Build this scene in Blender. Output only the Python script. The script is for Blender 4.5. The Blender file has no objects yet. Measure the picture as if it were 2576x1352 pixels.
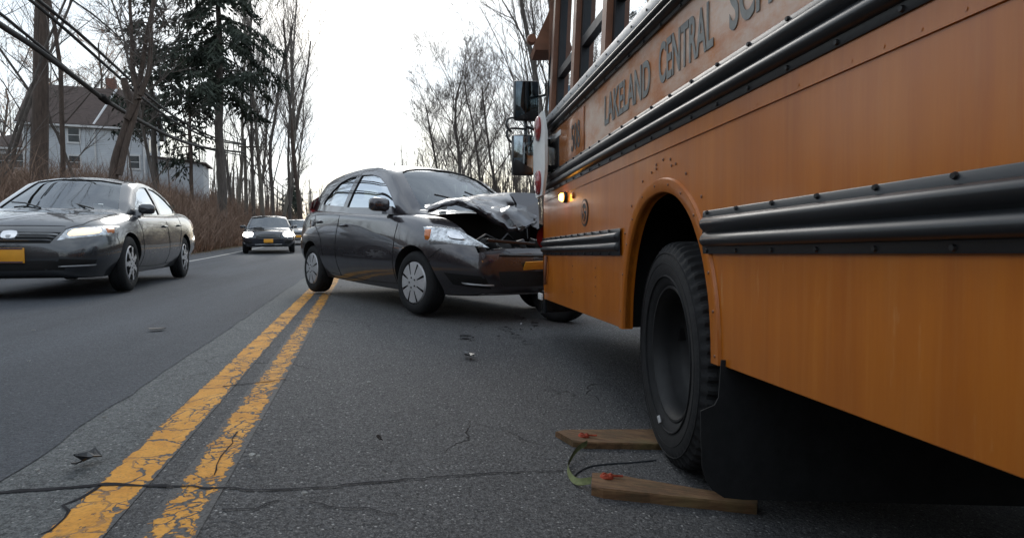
import bpy, bmesh, math, random
from mathutils import Vector, Matrix, Euler
from mathutils.bvhtree import BVHTree
PI = math.pi
V = Vector
scene = bpy.context.scene
COL = scene.collection
random.seed(7)

# ------------------------------------------------------------------ camera
FPX, W0, H0 = 1500.0, 2576.0, 1352.0
PITCH = math.atan(76 / 1500)
CAMH = 0.67
RGT, FWD, UPV = V((1, 0, 0)), V((0, math.cos(PITCH), -math.sin(PITCH))), V((0, math.sin(PITCH), math.cos(PITCH)))
EYE = V((0, 0, CAMH))
cam_d = bpy.data.cameras.new('camera')
cam_d.sensor_width = 36
cam_d.lens = 36 * FPX / W0
cam_d.clip_start = 0.05
cam_d.clip_end = 3000
cam = bpy.data.objects.new('camera', cam_d)
cam.location = EYE
cam.rotation_euler = (PI / 2 - PITCH, 0, 0)
COL.objects.link(cam)
scene.camera = cam


def ray(x, y):
    return RGT * ((x - W0 / 2) / FPX) + UPV * ((H0 / 2 - y) / FPX) + FWD


def at(x, y, depth):
    return EYE + ray(x, y) * depth


def on_plane(x, y, p, n):
    r = ray(x, y)
    return EYE + r * ((p - EYE).dot(n) / r.dot(n))


# ------------------------------------------------------------------ terrain shape
def smooth(a, b, x):
    t = max(0.0, min(1.0, (x - a) / (b - a)))
    return t * t * (3 - 2 * t)


def G(x, y):
    u = x + 0.38 + 0.25 * y
    c = 0.135 + (0.03 - 0.135) * smooth(2.7, 5.6, y)
    z = -c * min(max(u, 0), 3.4) if u > 0 else 0.0
    if y > 11:
        z += 0.0011 * (min(y, 20) - 11) ** 2
    if y > 20:
        z += 0.019 * (min(y, 130) - 20)
    e = -(u + 4.42) - 1.3
    if e > 0:
        z += 5.6 * smooth(0, 23, e) + 0.12 * math.sin(x * .9) * math.sin(y * .7 + 1) * min(1, e / 3)
    e = u - 5.2
    if e > 0:
        z += 2.2 * smooth(0, 30, e) + 2.6 * smooth(0, 6, e) * (1 - smooth(9, 18, y)) + 0.1 * math.sin(x * .8) * math.sin(y * .6 + 2) * min(1, e / 3)  # second rise is an unseen near bank added to block light under the bus
    return z


def ground_hit(x, y, off=0.0):
    r = ray(x, y)
    lo, hi = 0.5, 150.0
    k = lo
    while k < hi:
        p = EYE + r * k
        if p.z < G(p.x, p.y) + off:
            a, b = k / 1.02, k
            for _ in range(20):
                m = (a + b) / 2
                p = EYE + r * m
                if p.z < G(p.x, p.y) + off:
                    b = m
                else:
                    a = m
            return EYE + r * b
        k *= 1.02
    return EYE + r * hi


# ------------------------------------------------------------------ materials
def _n(nt, t, **kw):
    n = nt.nodes.new(t)
    for k, v in kw.items():
        if hasattr(n, k):
            setattr(n, k, v)
        else:
            n.inputs[k.replace('_', ' ')].default_value = v
    return n


def new_mat(name):
    m = bpy.data.materials.new(name)
    m.use_nodes = True
    nt = m.node_tree
    b = nt.nodes['Principled BSDF']
    return m, nt, b


def ramp(nt, fac, stops):
    r = nt.nodes.new('ShaderNodeValToRGB')
    el = r.color_ramp.elements
    while len(el) < len(stops):
        el.new(0.5)
    for e, (p, c) in zip(el, stops):
        e.position = p
        e.color = (*c, 1) if len(c) == 3 else c
    nt.links.new(fac, r.inputs[0])
    return r.outputs[0]


def noise(nt, scale, detail=4, rough=0.6, vec=None, stretch=None):
    n = nt.nodes.new('ShaderNodeTexNoise')
    n.inputs['Scale'].default_value = scale
    n.inputs['Detail'].default_value = detail
    n.inputs['Roughness'].default_value = rough
    if vec is None:
        vec = nt.nodes.new('ShaderNodeTexCoord').outputs['Object']
    if stretch:
        mp = nt.nodes.new('ShaderNodeMapping')
        mp.inputs['Scale'].default_value = stretch
        nt.links.new(vec, mp.inputs[0])
        vec = mp.outputs[0]
    nt.links.new(vec, n.inputs['Vector'])
    return n.outputs[0]


def mixc(nt, fac, a, b, mode='MIX'):
    m = nt.nodes.new('ShaderNodeMix')
    m.data_type = 'RGBA'
    m.blend_type = mode
    for sock, v in ((m.inputs[0], fac), (m.inputs[6], a), (m.inputs[7], b)):
        if isinstance(v, (int, float)):
            sock.default_value = v
        elif isinstance(v, tuple):
            sock.default_value = (*v, 1) if len(v) == 3 else v
        else:
            nt.links.new(v, sock)
    return m.outputs[2]


def math_(nt, op, a, b=0.0, clamp=False):
    m = nt.nodes.new('ShaderNodeMath')
    m.operation = op
    m.use_clamp = clamp
    for s, v in zip(m.inputs, (a, b)):
        if isinstance(v, (int, float)):
            s.default_value = v
        else:
            nt.links.new(v, s)
    return m.outputs[0]


def bumpn(nt, b, h, strength, dist=0.01):
    n = nt.nodes.new('ShaderNodeBump')
    n.inputs['Strength'].default_value = strength
    n.inputs['Distance'].default_value = dist
    nt.links.new(h, n.inputs['Height'])
    nt.links.new(n.outputs[0], b.inputs['Normal'])


def mat(name, col, rough=0.5, metal=0.0, spec=0.5, var=0.15, vscale=3.0, stretch=None, bump=0.0, bscale=60.0, coat=0.0, rvar=0.1, bdist=0.004):
    m, nt, b = new_mat(name)
    f = noise(nt, vscale, 5, 0.65, stretch=stretch)
    lo = tuple(c * (1 - var) for c in col)
    hi = tuple(min(1, c * (1 + var)) for c in col)
    nt.links.new(ramp(nt, f, [(0.3, lo), (0.7, hi)]), b.inputs['Base Color'])
    b.inputs['Metallic'].default_value = metal
    b.inputs['Specular IOR Level'].default_value = spec
    g = noise(nt, vscale * 2.3, 4, 0.6, stretch=stretch)
    r = math_(nt, 'ADD', math_(nt, 'MULTIPLY', math_(nt, 'SUBTRACT', g, 0.5), rvar * 2), rough, True)
    nt.links.new(r, b.inputs['Roughness'])
    b.inputs['Coat Weight'].default_value = coat
    b.inputs['Coat Roughness'].default_value = 0.08
    if bump:
        bumpn(nt, b, noise(nt, bscale, 4, 0.6), bump, bdist)
    return m


def glow(name, col, strength):
    m, nt, b = new_mat(name)
    b.inputs['Base Color'].default_value = (*col, 1)
    b.inputs['Emission Color'].default_value = (*col, 1)
    b.inputs['Emission Strength'].default_value = strength
    b.inputs['Roughness'].default_value = 0.2
    return m


def glass(name, tint, trans=0.75, rough=0.02, ior=1.5, refl=1.0, base=.02):
    m = bpy.data.materials.new(name)
    m.use_nodes = True
    nt = m.node_tree
    nt.nodes.clear()
    out = nt.nodes.new('ShaderNodeOutputMaterial')
    fr = nt.nodes.new('ShaderNodeFresnel')
    fr.inputs[0].default_value = ior
    tr = nt.nodes.new('ShaderNodeBsdfTransparent')
    tr.inputs[0].default_value = (*[c * trans for c in tint], 1)
    gl = nt.nodes.new('ShaderNodeBsdfGlossy')
    gl.inputs['Roughness'].default_value = rough
    gl.inputs['Color'].default_value = (.9, .95, 1, 1)
    mx = nt.nodes.new('ShaderNodeMixShader')
    nt.links.new(math_(nt, 'ADD', math_(nt, 'MULTIPLY', fr.outputs[0], refl), base, True), mx.inputs[0])
    nt.links.new(tr.outputs[0], mx.inputs[1])
    nt.links.new(gl.outputs[0], mx.inputs[2])
    nt.links.new(mx.outputs[0], out.inputs[0])
    return m


# ------------------------------------------------------------------ mesh helpers
class MB:
    def __init__(self):
        self.v, self.f, self.m, self.s = [], [], [], []

    def add(self, vs, fs, mi=0, sm=False):
        o = len(self.v)
        self.v += [tuple(p) for p in vs]
        for f in fs:
            self.f.append(tuple(i + o for i in f))
            self.m.append(mi)
            self.s.append(sm)
        return self

    def box(self, c, d, mi=0, rot=None, bev=0.0):
        cx, cy, cz = c
        dx, dy, dz = d[0] / 2, d[1] / 2, d[2] / 2
        if bev <= 0:
            vs = [V((sx * dx, sy * dy, sz * dz)) for sx in (-1, 1) for sy in (-1, 1) for sz in (-1, 1)]
            fs = [(0, 1, 3, 2), (4, 6, 7, 5), (0, 4, 5, 1), (2, 3, 7, 6), (0, 2, 6, 4), (1, 5, 7, 3)]
        else:
            bm = bmesh.new()
            bmesh.ops.create_cube(bm, size=1)
            for v in bm.verts:
                v.co = V((v.co.x * dx * 2, v.co.y * dy * 2, v.co.z * dz * 2))
            bmesh.ops.bevel(bm, geom=bm.edges[:], offset=min(bev, dx * .9, dy * .9, dz * .9), segments=2, affect='EDGES', profile=.5)
            bm.verts.index_update()
            vs = [v.co.copy() for v in bm.verts]
            fs = [tuple(v.index for v in f.verts) for f in bm.faces]
            bm.free()
        if rot is not None:
            R = rot if isinstance(rot, Matrix) else Euler(rot).to_matrix()
            vs = [R @ p for p in vs]
        return self.add([p + V(c) for p in vs], fs, mi, bev > 0)

    def tube(self, pts, r, n=8, mi=0, cap=True, sm=True):
        pts = [V(p) for p in pts]
        rs = r if isinstance(r, (list, tuple)) else [r] * len(pts)
        vs, fs = [], []
        ref = None
        for i, p in enumerate(pts):
            a = pts[max(0, i - 1)]
            b = pts[min(len(pts) - 1, i + 1)]
            d = (b - a)
            if d.length < 1e-9:
                d = V((0, 0, 1))
            d.normalize()
            if ref is None:
                ref = V((0, 0, 1)) if abs(d.z) < .9 else V((1, 0, 0))
            x = d.cross(ref)
            if x.length < 1e-6:
                x = d.orthogonal()
            x.normalize()
            ref = x.cross(d)
            for k in range(n):
                t = 2 * PI * k / n
                vs.append(p + (x * math.cos(t) + ref * math.sin(t)) * rs[i])
        for i in range(len(pts) - 1):
            for k in range(n):
                k2 = (k + 1) % n
                fs.append((i * n + k, i * n + k2, (i + 1) * n + k2, (i + 1) * n + k))
        if cap:
            fs.append(tuple(range(n))[::-1])
            fs.append(tuple((len(pts) - 1) * n + k for k in range(n)))
        return self.add(vs, fs, mi, sm)

    def lathe(self, prof, n=48, axis='Y', c=(0, 0, 0), mi=0, closed=False, sm=True):
        """prof: (axial, radius)"""
        vs, fs = [], []
        m = len(prof)
        for k in range(n):
            t = 2 * PI * k / n
            for a, r in prof:
                if axis == 'Y':
                    vs.append((c[0] + r * math.cos(t), c[1] + a, c[2] + r * math.sin(t)))
                elif axis == 'X':
                    vs.append((c[0] + a, c[1] + r * math.cos(t), c[2] + r * math.sin(t)))
                else:
                    vs.append((c[0] + r * math.cos(t), c[1] + r * math.sin(t), c[2] + a))
        for k in range(n):
            k2 = (k + 1) % n
            for j in range(m - 1 + (1 if closed else 0)):
                j2 = (j + 1) % m
                fs.append((k * m + j, k * m + j2, k2 * m + j2, k2 * m + j))
        return self.add(vs, fs, mi, sm)

    def grid(self, P, mi=0, sm=True, closed_j=False):
        ni, nj = len(P), len(P[0])
        vs = [p for row in P for p in row]
        fs = []
        for i in range(ni - 1):
            for j in range(nj - 1 + (1 if closed_j else 0)):
                j2 = (j + 1) % nj
                fs.append((i * nj + j, (i + 1) * nj + j, (i + 1) * nj + j2, i * nj + j2))
        return self.add(vs, fs, mi, sm)

    def prism(self, poly, a, b, axis='Y', mi=0, sm=False):
        """poly in the two other axes, extruded from a to b"""
        def P(p, t):
            if axis == 'Y':
                return (p[0], t, p[1])
            if axis == 'X':
                return (t, p[0], p[1])
            return (p[0], p[1], t)
        n = len(poly)
        vs = [P(p, a) for p in poly] + [P(p, b) for p in poly]
        fs = [tuple(range(n))[::-1], tuple(range(n, 2 * n))]
        fs += [(i, (i + 1) % n, n + (i + 1) % n, n + i) for i in range(n)]
        return self.add(vs, fs, mi, sm)

    def mesh(self, name, mats):
        me = bpy.data.meshes.new(name)
        me.from_pydata(self.v, [], self.f)
        for m in (mats if isinstance(mats, (list, tuple)) else [mats]):
            me.materials.append(m)
        me.polygons.foreach_set('material_index', self.m)
        me.polygons.foreach_set('use_smooth', self.s)
        me.update()
        bm = bmesh.new()
        bm.from_mesh(me)
        bmesh.ops.recalc_face_normals(bm, faces=bm.faces)
        bm.to_mesh(me)
        bm.free()
        return me

    def build(self, name, mats, parent=None, angle=40):
        me = self.mesh(name, mats)
        o = bpy.data.objects.new(name, me)
        COL.objects.link(o)
        if angle:
            try:
                me.set_sharp_from_angle(angle=math.radians(angle))
            except Exception:
                pass
        if parent is not None:
            o.parent = parent
        return o


def tag(o, label=None, cat=None, group=None, kind=None):
    if label:
        o['label'] = label
    if cat:
        o['category'] = cat
    if group:
        o['group'] = group
    if kind:
        o['kind'] = kind
    return o


def thing(name, label, cat, loc=(0, 0, 0), rotz=0.0, group=None):
    o = bpy.data.objects.new(name, None)
    o.empty_display_size = 0.2
    o.location = loc
    o.rotation_euler = (0, 0, rotz)
    COL.objects.link(o)
    return tag(o, label, cat, group)


def copy_tree(o, parent=None):
    c = o.copy()
    COL.objects.link(c)
    if parent is not None:
        c.parent = parent
    for ch in o.children:
        copy_tree(ch, c)
    return c


def boolean(me, cutters, op='DIFFERENCE'):
    """mesh minus cutter meshes -> new mesh"""
    o = bpy.data.objects.new('tmp', me)
    COL.objects.link(o)
    cs = []
    for cm in cutters:
        c = bpy.data.objects.new('tmpc', cm)
        COL.objects.link(c)
        md = o.modifiers.new('b', 'BOOLEAN')
        md.operation = op
        md.object = c
        md.solver = 'EXACT'
        try:
            md.material_mode = 'TRANSFER'
        except Exception:
            pass
        cs.append(c)
    dg = bpy.context.evaluated_depsgraph_get()
    dg.update()
    r = bpy.data.meshes.new_from_object(o.evaluated_get(dg), preserve_all_data_layers=True, depsgraph=dg)
    for c in cs + [o]:
        bpy.data.objects.remove(c)
    return r


def catmull(pts, sub):
    """interpolate a list of tuples"""
    n = len(pts)
    out = []
    for i in range(n - 1):
        p0 = pts[max(0, i - 1)]
        p1, p2 = pts[i], pts[i + 1]
        p3 = pts[min(n - 1, i + 2)]
        for k in range(sub):
            t = k / sub
            t2, t3 = t * t, t * t * t
            out.append(tuple(0.5 * (2 * b + (c - a) * t + (2 * a - 5 * b + 4 * c - d) * t2 + (3 * b - a - 3 * c + d) * t3)
                             for a, b, c, d in zip(p0, p1, p2, p3)))
    out.append(tuple(pts[-1]))
    return out


def lerp_table(tab, x):
    """tab: sorted list of (x, v...) ; smooth interpolation (monotone cubic-ish)"""
    if x <= tab[0][0]:
        return tab[0][1:]
    if x >= tab[-1][0]:
        return tab[-1][1:]
    for a, b in zip(tab, tab[1:]):
        if a[0] <= x <= b[0]:
            t = (x - a[0]) / (b[0] - a[0])
            return tuple(p + (q - p) * t for p, q in zip(a[1:], b[1:]))

# ------------------------------------------------------------------ shared materials
M = {}
M['black_rubber'] = mat('black_rubber', (.014, .0145, .0155), .8, var=.3, spec=.3, vscale=12, bump=.25, bscale=150)
M['black_trim'] = mat('black_trim', (.012, .012, .013), .45, var=.2, vscale=9)
M['black_gloss'] = mat('black_gloss', (.012, .013, .015), .3, var=.3, vscale=6, rvar=.12, coat=.3)
M['rail_black'] = mat('rail_black', (.018, .02, .023), .33, var=.35, vscale=7, stretch=(.3, 1, 1), rvar=.1, bump=.08, bscale=14)
M['dark_void'] = mat('dark_void', (.006, .006, .006), .9)
M['steel'] = mat('steel', (.35, .36, .37), .4, metal=.9, vscale=10)
M['silver'] = mat('silver', (.36, .37, .38), .42, metal=.4, vscale=14)
M['chrome'] = mat('chrome', (.75, .76, .78), .15, metal=1.0)
M['white_paint'] = mat('white_paint', (.72, .72, .7), .45, var=.1, vscale=5)
M['red_lens'] = mat('red_lens', (.28, .02, .02), .2, var=.25, vscale=20, coat=.6)
M['amber_lens'] = mat('amber_lens', (.55, .14, .015), .2, var=.2, vscale=20, coat=.6)
M['plate_orange'] = mat('plate_orange', (.8, .36, .03), .5, var=.08, vscale=10)
M['plate_blue'] = mat('plate_blue', (.02, .03, .1), .5)
M['lamp_on'] = glow('lamp_on', (1, .72, .42), 1.0)
M['lamp_white'] = glow('lamp_white', (1, .95, .86), 40)
M['amber_on'] = glow('amber_on', (1, .42, .06), 12)
M['window_glass'] = glass('window_glass', (.62, .72, .72), .48, refl=.62)
M['screen_glass'] = glass('screen_glass', (.62, .76, .78), .5, refl=.9, base=.10)
M['bus_glass'] = glass('bus_glass', (.95, 1, 1), .95)
M['lamp_glass'] = glass('lamp_glass', (1, 1, 1), .9)
M['seat_cloth'] = mat('seat_cloth', (.035, .035, .038), .9, bump=.3, bscale=200)
M['mirror'] = mat('mirror', (.35, .4, .43), .05, metal=1.0, rvar=.02, var=.15)


def asphalt(name, dark, light, speck, speck_amt, patch=.18, crack=0.0):
    m, nt, b = new_mat(name)
    tc = nt.nodes.new('ShaderNodeTexCoord').outputs['Object']
    mp = nt.nodes.new('ShaderNodeMapping')
    mp.inputs['Rotation'].default_value = (0, 0, math.radians(-14))
    nt.links.new(tc, mp.inputs[0])
    big = noise(nt, 1.0, 6, .6, mp.outputs[0], stretch=(1.5, .12, 1))
    med = noise(nt, 6, 5, .65, tc)
    fine = noise(nt, 75, 7, .78, tc)
    base = ramp(nt, fine, [(.40, dark), (.60, light)])
    salt = noise(nt, 230, 2, .5, tc)
    base = mixc(nt, math_(nt, 'MULTIPLY', ramp(nt, salt, [(.56, (0, 0, 0)), (.66, (1, 1, 1))]), .45), base, speck)
    base = mixc(nt, math_(nt, 'MULTIPLY', ramp(nt, salt, [(.34, (1, 1, 1)), (.44, (0, 0, 0))]), .6), base, (.012, .012, .013))
    base = mixc(nt, math_(nt, 'MULTIPLY', ramp(nt, big, [(.35, (0, 0, 0)), (.7, (1, 1, 1))]), patch * 3), base,
                mixc(nt, 1.0, base, (.62, .62, .62), 'MULTIPLY'))
    base = mixc(nt, math_(nt, 'MULTIPLY', ramp(nt, med, [(.4, (0, 0, 0)), (.75, (1, 1, 1))]), .35), base,
                mixc(nt, 1.0, base, (1.35, 1.33, 1.3), 'MULTIPLY'))
    vo = nt.nodes.new('ShaderNodeTexVoronoi')
    vo.inputs['Scale'].default_value = 70
    nt.links.new(tc, vo.inputs['Vector'])
    sp = ramp(nt, vo.outputs['Distance'], [(.16, (1, 1, 1)), (.32, (0, 0, 0))])
    rnd = nt.nodes.new('ShaderNodeSeparateColor')
    nt.links.new(vo.outputs['Color'], rnd.inputs[0])
    pick = ramp(nt, rnd.outputs[0], [(1 - speck_amt - .02, (0, 0, 0)), (1 - speck_amt + .02, (1, 1, 1))])
    base = mixc(nt, math_(nt, 'MULTIPLY', sp, pick), base, speck)
    h = math_(nt, 'ADD', fine, math_(nt, 'MULTIPLY', vo.outputs['Distance'], .8))
    if crack:
        wv = nt.nodes.new('ShaderNodeTexNoise')
        wv.inputs['Scale'].default_value = 3.2
        wv.inputs['Detail'].default_value = 5
        nt.links.new(tc, wv.inputs['Vector'])
        add = nt.nodes.new('ShaderNodeVectorMath')
        add.operation = 'MULTIPLY_ADD'
        nt.links.new(wv.outputs['Color'], add.inputs[0])
        add.inputs[1].default_value = (.5, .5, .5)
        nt.links.new(tc, add.inputs[2])
        v2 = nt.nodes.new('ShaderNodeTexVoronoi')
        v2.feature = 'DISTANCE_TO_EDGE'
        v2.inputs['Scale'].default_value = 1.1
        nt.links.new(add.outputs[0], v2.inputs['Vector'])
        cr = ramp(nt, v2.outputs['Distance'], [(.0, (1, 1, 1)), (.012, (0, 0, 0))])
        msk = ramp(nt, noise(nt, .8, 3, .5, tc), [(.5, (0, 0, 0)), (.6, (1, 1, 1))])
        cf = math_(nt, 'MULTIPLY', math_(nt, 'MULTIPLY', cr, msk), crack)
        base = mixc(nt, cf, base, (.012, .012, .013))
        h = math_(nt, 'SUBTRACT', h, math_(nt, 'MULTIPLY', cf, 2.0))
    nt.links.new(base, b.inputs['Base Color'])
    b.inputs['Roughness'].default_value = .78
    b.inputs['Specular IOR Level'].default_value = .35
    bumpn(nt, b, h, 1.0, .007)
    return m


M['asphalt_old'] = asphalt('asphalt_old', (.026, .027, .030), (.125, .126, .130), (.36, .36, .35), .16, crack=.8)
M['asphalt_mid'] = asphalt('asphalt_mid', (.05, .055, .058), (.17, .182, .185), (.34, .34, .33), .14, crack=.4)
M['asphalt_new'] = asphalt('asphalt_new', (.042, .048, .058), (.096, .106, .124), (.17, .18, .19), .06, patch=.3)
M['tar'] = mat('tar', (.026, .026, .029), .95, spec=.1, var=.4, vscale=8, bump=.4, bscale=90)
M['white_line'] = mat('white_line', (.42, .42, .4), .7, var=.35, vscale=9, bump=.3, bscale=90)


def yellow_paint(seed, wear):
    m, nt, b = new_mat('yellow_paint')
    tc = nt.nodes.new('ShaderNodeTexCoord')
    uv = tc.outputs['UV']
    ob = tc.outputs['Object']
    sx = nt.nodes.new('ShaderNodeSeparateXYZ')
    nt.links.new(uv, sx.inputs[0])
    # ragged edges
    d = math_(nt, 'SUBTRACT', .5, math_(nt, 'ABSOLUTE', math_(nt, 'SUBTRACT', sx.outputs[0], .5)))
    nz = noise(nt, 14, 6, .72, ob)
    edge = math_(nt, 'SUBTRACT', math_(nt, 'ADD', math_(nt, 'MULTIPLY', d, 1.1 + .7 * seed), .34 + .05 * seed), nz)
    keep = ramp(nt, edge, [(0.0, (0, 0, 0)), (.012, (1, 1, 1))])
    # cracks, two sizes, warped
    wv = nt.nodes.new('ShaderNodeTexNoise')
    wv.inputs['Scale'].default_value = 9
    wv.inputs['Detail'].default_value = 6
    nt.links.new(ob, wv.inputs['Vector'])
    add = nt.nodes.new('ShaderNodeVectorMath')
    add.operation = 'MULTIPLY_ADD'
    nt.links.new(wv.outputs['Color'], add.inputs[0])
    add.inputs[1].default_value = (.16, .16, .16)
    nt.links.new(ob, add.inputs[2])

    def vor(scale, w, lo, hi, mscale):
        v = nt.nodes.new('ShaderNodeTexVoronoi')
        v.feature = 'DISTANCE_TO_EDGE'
        v.inputs['Scale'].default_value = scale
        nt.links.new(add.outputs[0], v.inputs['Vector'])
        c = ramp(nt, v.outputs['Distance'], [(0, (1, 1, 1)), (w * .6, (1, 1, 1)), (w, (0, 0, 0))])
        k = ramp(nt, noise(nt, mscale, 3, .6, ob), [(lo, (0, 0, 0)), (hi, (1, 1, 1))])
        return math_(nt, 'MULTIPLY', c, k)
    c1 = vor(5, .026, .40, .52, 1.6)
    c2 = vor(22, .075, .60 - wear, .66 - wear, 4.5)
    pits = ramp(nt, noise(nt, 45, 5, .75, ob), [(.66 - wear * .5, (0, 0, 0)), (.70 - wear * .5, (1, 1, 1))])
    gone = math_(nt, 'MAXIMUM', math_(nt, 'MAXIMUM', c1, c2), pits)
    f = math_(nt, 'MULTIPLY', keep, math_(nt, 'SUBTRACT', 1.0, gone), True)
    col = ramp(nt, noise(nt, 7, 6, .7, ob), [(.3, (.46, .19, .016)), (.5, (.60, .27, .03)), (.72, (.68, .34, .06))])
    col = mixc(nt, math_(nt, 'MULTIPLY', ramp(nt, noise(nt, 120, 3, .6, ob), [(.35, (1, 1, 1)), (.55, (0, 0, 0))]), .28), col, (.12, .08, .03))
    under = ramp(nt, noise(nt, 130, 3, .6, ob), [(.35, (.03, .03, .031)), (.65, (.10, .10, .10))])
    nt.links.new(mixc(nt, f, under, col), b.inputs['Base Color'])
    b.inputs['Roughness'].default_value = .72
    b.inputs['Specular IOR Level'].default_value = .3
    h = math_(nt, 'ADD', math_(nt, 'MULTIPLY', f, 1.0), math_(nt, 'MULTIPLY', noise(nt, 130, 3, .6, ob), .5))
    bumpn(nt, b, h, .6, .005)
    return m


# ------------------------------------------------------------------ ground and road
def frange(a, b, s):
    n = max(1, round((b - a) / s))
    return [a + (b - a) * i / n for i in range(n + 1)]


YL = frange(-12, -2, 1) + frange(-2, 7, .15)[1:] + frange(7, 24, .5)[1:] + frange(24, 60, 2)[1:] + frange(60, 140, 5)[1:]
YL2 = frange(-90, -12, 6)[:-1] + YL + frange(140, 420, 20)[1:]


def strip(u0, u1, dz, ys, name, m, nu=None, uj0=0, uj1=0, uv=False, seed=0):
    """a sheet following the road: u0..u1 lateral, dz above the terrain"""
    rnd = random.Random(seed)
    us = nu if isinstance(nu, list) else [i / (nu or 1) for i in range((nu or 1) + 1)]
    nu = len(us) - 1
    mb = MB()
    P = []
    for y in ys:
        row = []
        a = u0 + (rnd.uniform(-uj0, uj0) if uj0 else 0)
        b = u1 + (rnd.uniform(-uj1, uj1) if uj1 else 0)
        for i in range(nu + 1):
            u = a + (b - a) * us[i]
            x = u - .38 - .25 * y
            row.append((x, y, G(x, y) + dz))
        P.append(row)
    mb.grid(P)
    o = mb.build(name, m, angle=0)
    if uv:
        me = o.data
        l = me.uv_layers.new(name='UVMap')
        for lp in me.loops:
            vi = lp.vertex_index
            l.data[lp.index].uv = ((vi % (nu + 1)) / nu, me.vertices[vi].co.y)
    return tag(o, kind='structure')


def soil():
    m, nt, b = new_mat('leaf_litter')
    tc = nt.nodes.new('ShaderNodeTexCoord').outputs['Object']
    c = ramp(nt, noise(nt, 9, 8, .75, tc), [(.3, (.03, .022, .014)), (.5, (.085, .058, .035)), (.7, (.16, .11, .065))])
    g = ramp(nt, noise(nt, .4, 4, .6, tc), [(.45, (0, 0, 0)), (.65, (1, 1, 1))])
    c = mixc(nt, math_(nt, 'MULTIPLY', g, .5), c, (.05, .055, .02))
    nt.links.new(c, b.inputs['Base Color'])
    b.inputs['Roughness'].default_value = .95
    bumpn(nt, b, noise(nt, 14, 6, .7, tc), .9, .06)
    return m


M['soil'] = soil()
# ground: one sheet to the horizon, dropped a little under the road
US = [-420, -300, -200, -140, -100, -80, -65, -52, -42, -34, -28, -23, -19, -16, -13.5, -11.5, -10, -9, -8, -7, -6.2, -5.7, -5.5, -4.5, -3, -1.5, 0, 1, 2, 3.4, 4.4, 4.7, 5.2, 6, 7, 8, 10, 12, 15, 18, 22, 27, 34, 42, 52, 65, 80, 100, 140, 200, 300, 420]
gm = MB()
gm.grid([[(u - .38 - .25 * y, y, G(u - .38 - .25 * y, y) - (.06 if -5.6 < u < 4.5 else 0)) for u in US] for y in YL2])
tag(gm.build('ground', M['soil'], angle=0), kind='structure')
strip(-.78, 4.6, .004, YL, 'road', M['asphalt_old'], nu=[(u + .78) / 5.38 for u in (-.78, 0, .5, 1, 1.6, 2.2, 2.8, 3.4, 4.0, 4.6)])
UNEW = -.62
strip(-5.62, UNEW, .008, YL, 'road_lane', M['asphalt_new'], nu=11, uj1=.012, seed=3)
strip(-.78, -.28, .0055, YL, 'road_patch', M['asphalt_mid'], nu=2, uj0=.02, seed=4)
YF = frange(-1.5, 9, .05) + frange(9, 60, .5)[1:]
strip(-.352, -.208, .0064, YF, 'road_marking', yellow_paint(1, .09), nu=2, uv=True)
strip(-.135, .0, .0058, YF, 'road_marking', yellow_paint(0, .17), nu=2, uv=True)
strip(-4.5, -4.38, .013, frange(12.5, 110, 1), 'edge_line', M['white_line'], nu=1, uj0=.01, uj1=.01, uv=False, seed=9)
strip(3.55, 3.67, .010, frange(8, 110, 1), 'edge_line', M['white_line'], nu=1, uj0=.01, uj1=.01, uv=False, seed=9)


def crack(pts, w, name='road_crack', seed=1, dz=.0078, jit=.012, m=None):
    rnd = random.Random(seed)
    g = [ground_hit(*p) for p in pts]
    pp = []
    for a, b in zip(g, g[1:]):
        n = max(2, int((b - a).length / .035))
        for i in range(n):
            pp.append(a.lerp(b, i / n))
    pp.append(g[-1])
    rows = []
    for i, p in enumerate(pp):
        d = (pp[min(i + 1, len(pp) - 1)] - pp[max(0, i - 1)])
        n = V((-d.y, d.x, 0)).normalized()
        j = rnd.uniform(-jit, jit)
        ww = (w[0] + (w[1] - w[0]) * i / len(pp)) * rnd.uniform(.55, 1.25) / 2
        r = []
        for k in (-1, 1):
            q = p + n * (j + k * ww)
            r.append((q.x, q.y, G(q.x, q.y) + dz))
        rows.append(r)
    mb = MB()
    mb.grid(rows)
    return tag(mb.build(name, m or M['tar'], angle=0), kind='structure')


crack([(-40, 1246), (120, 1236), (260, 1224), (420, 1226)], (.024, .016), seed=2, jit=.004)
crack([(420, 1226), (620, 1240), (800, 1232), (1000, 1212), (1200, 1196), (1480, 1186)], (.010, .004), seed=3, jit=.009)
crack([(250, 1226), (170, 1275), (140, 1330), (110, 1352)], (.010, .006), seed=5)
crack([(560, 1290), (640, 1280), (700, 1262)], (.006, .003), seed=6)
crack([(780, 1265), (830, 1280), (930, 1278), (1000, 1300)], (.007, .003), seed=7)
crack([(600, 1090), (560, 1150), (540, 1200)], (.004, .004), seed=8, jit=.006)
crack([(700, 800), (850, 812)], (.012, .008), seed=9)
crack([(560, 975), (720, 958)], (.010, .008), seed=10)

# ------------------------------------------------------------------ school bus
BU = ray(1071, 639).normalized()
BL = V((-BU.y, BU.x, 0)).normalized()
BT = BU.cross(BL)
BZ = 0.48
BP = EYE + ray(1690, 872) * 2.2
bus = thing('school_bus', 'orange school bus with black rub rails parked at right, its nose against the crushed hatchback', 'school bus')
bus.matrix_world = Matrix(((BU.x, BL.x, BT.x, 0), (BU.y, BL.y, BT.y, 0), (BU.z, BL.z, BT.z, 0), (0, 0, 0, 1)))
bus.matrix_world.translation = BP - BT * BZ
bus.location = BP - BT * BZ


def bpt(s, n, t):
    """bus coordinates (forward, left, above skirt edge) -> bus local"""
    return V((s, n, t + BZ))


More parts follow.
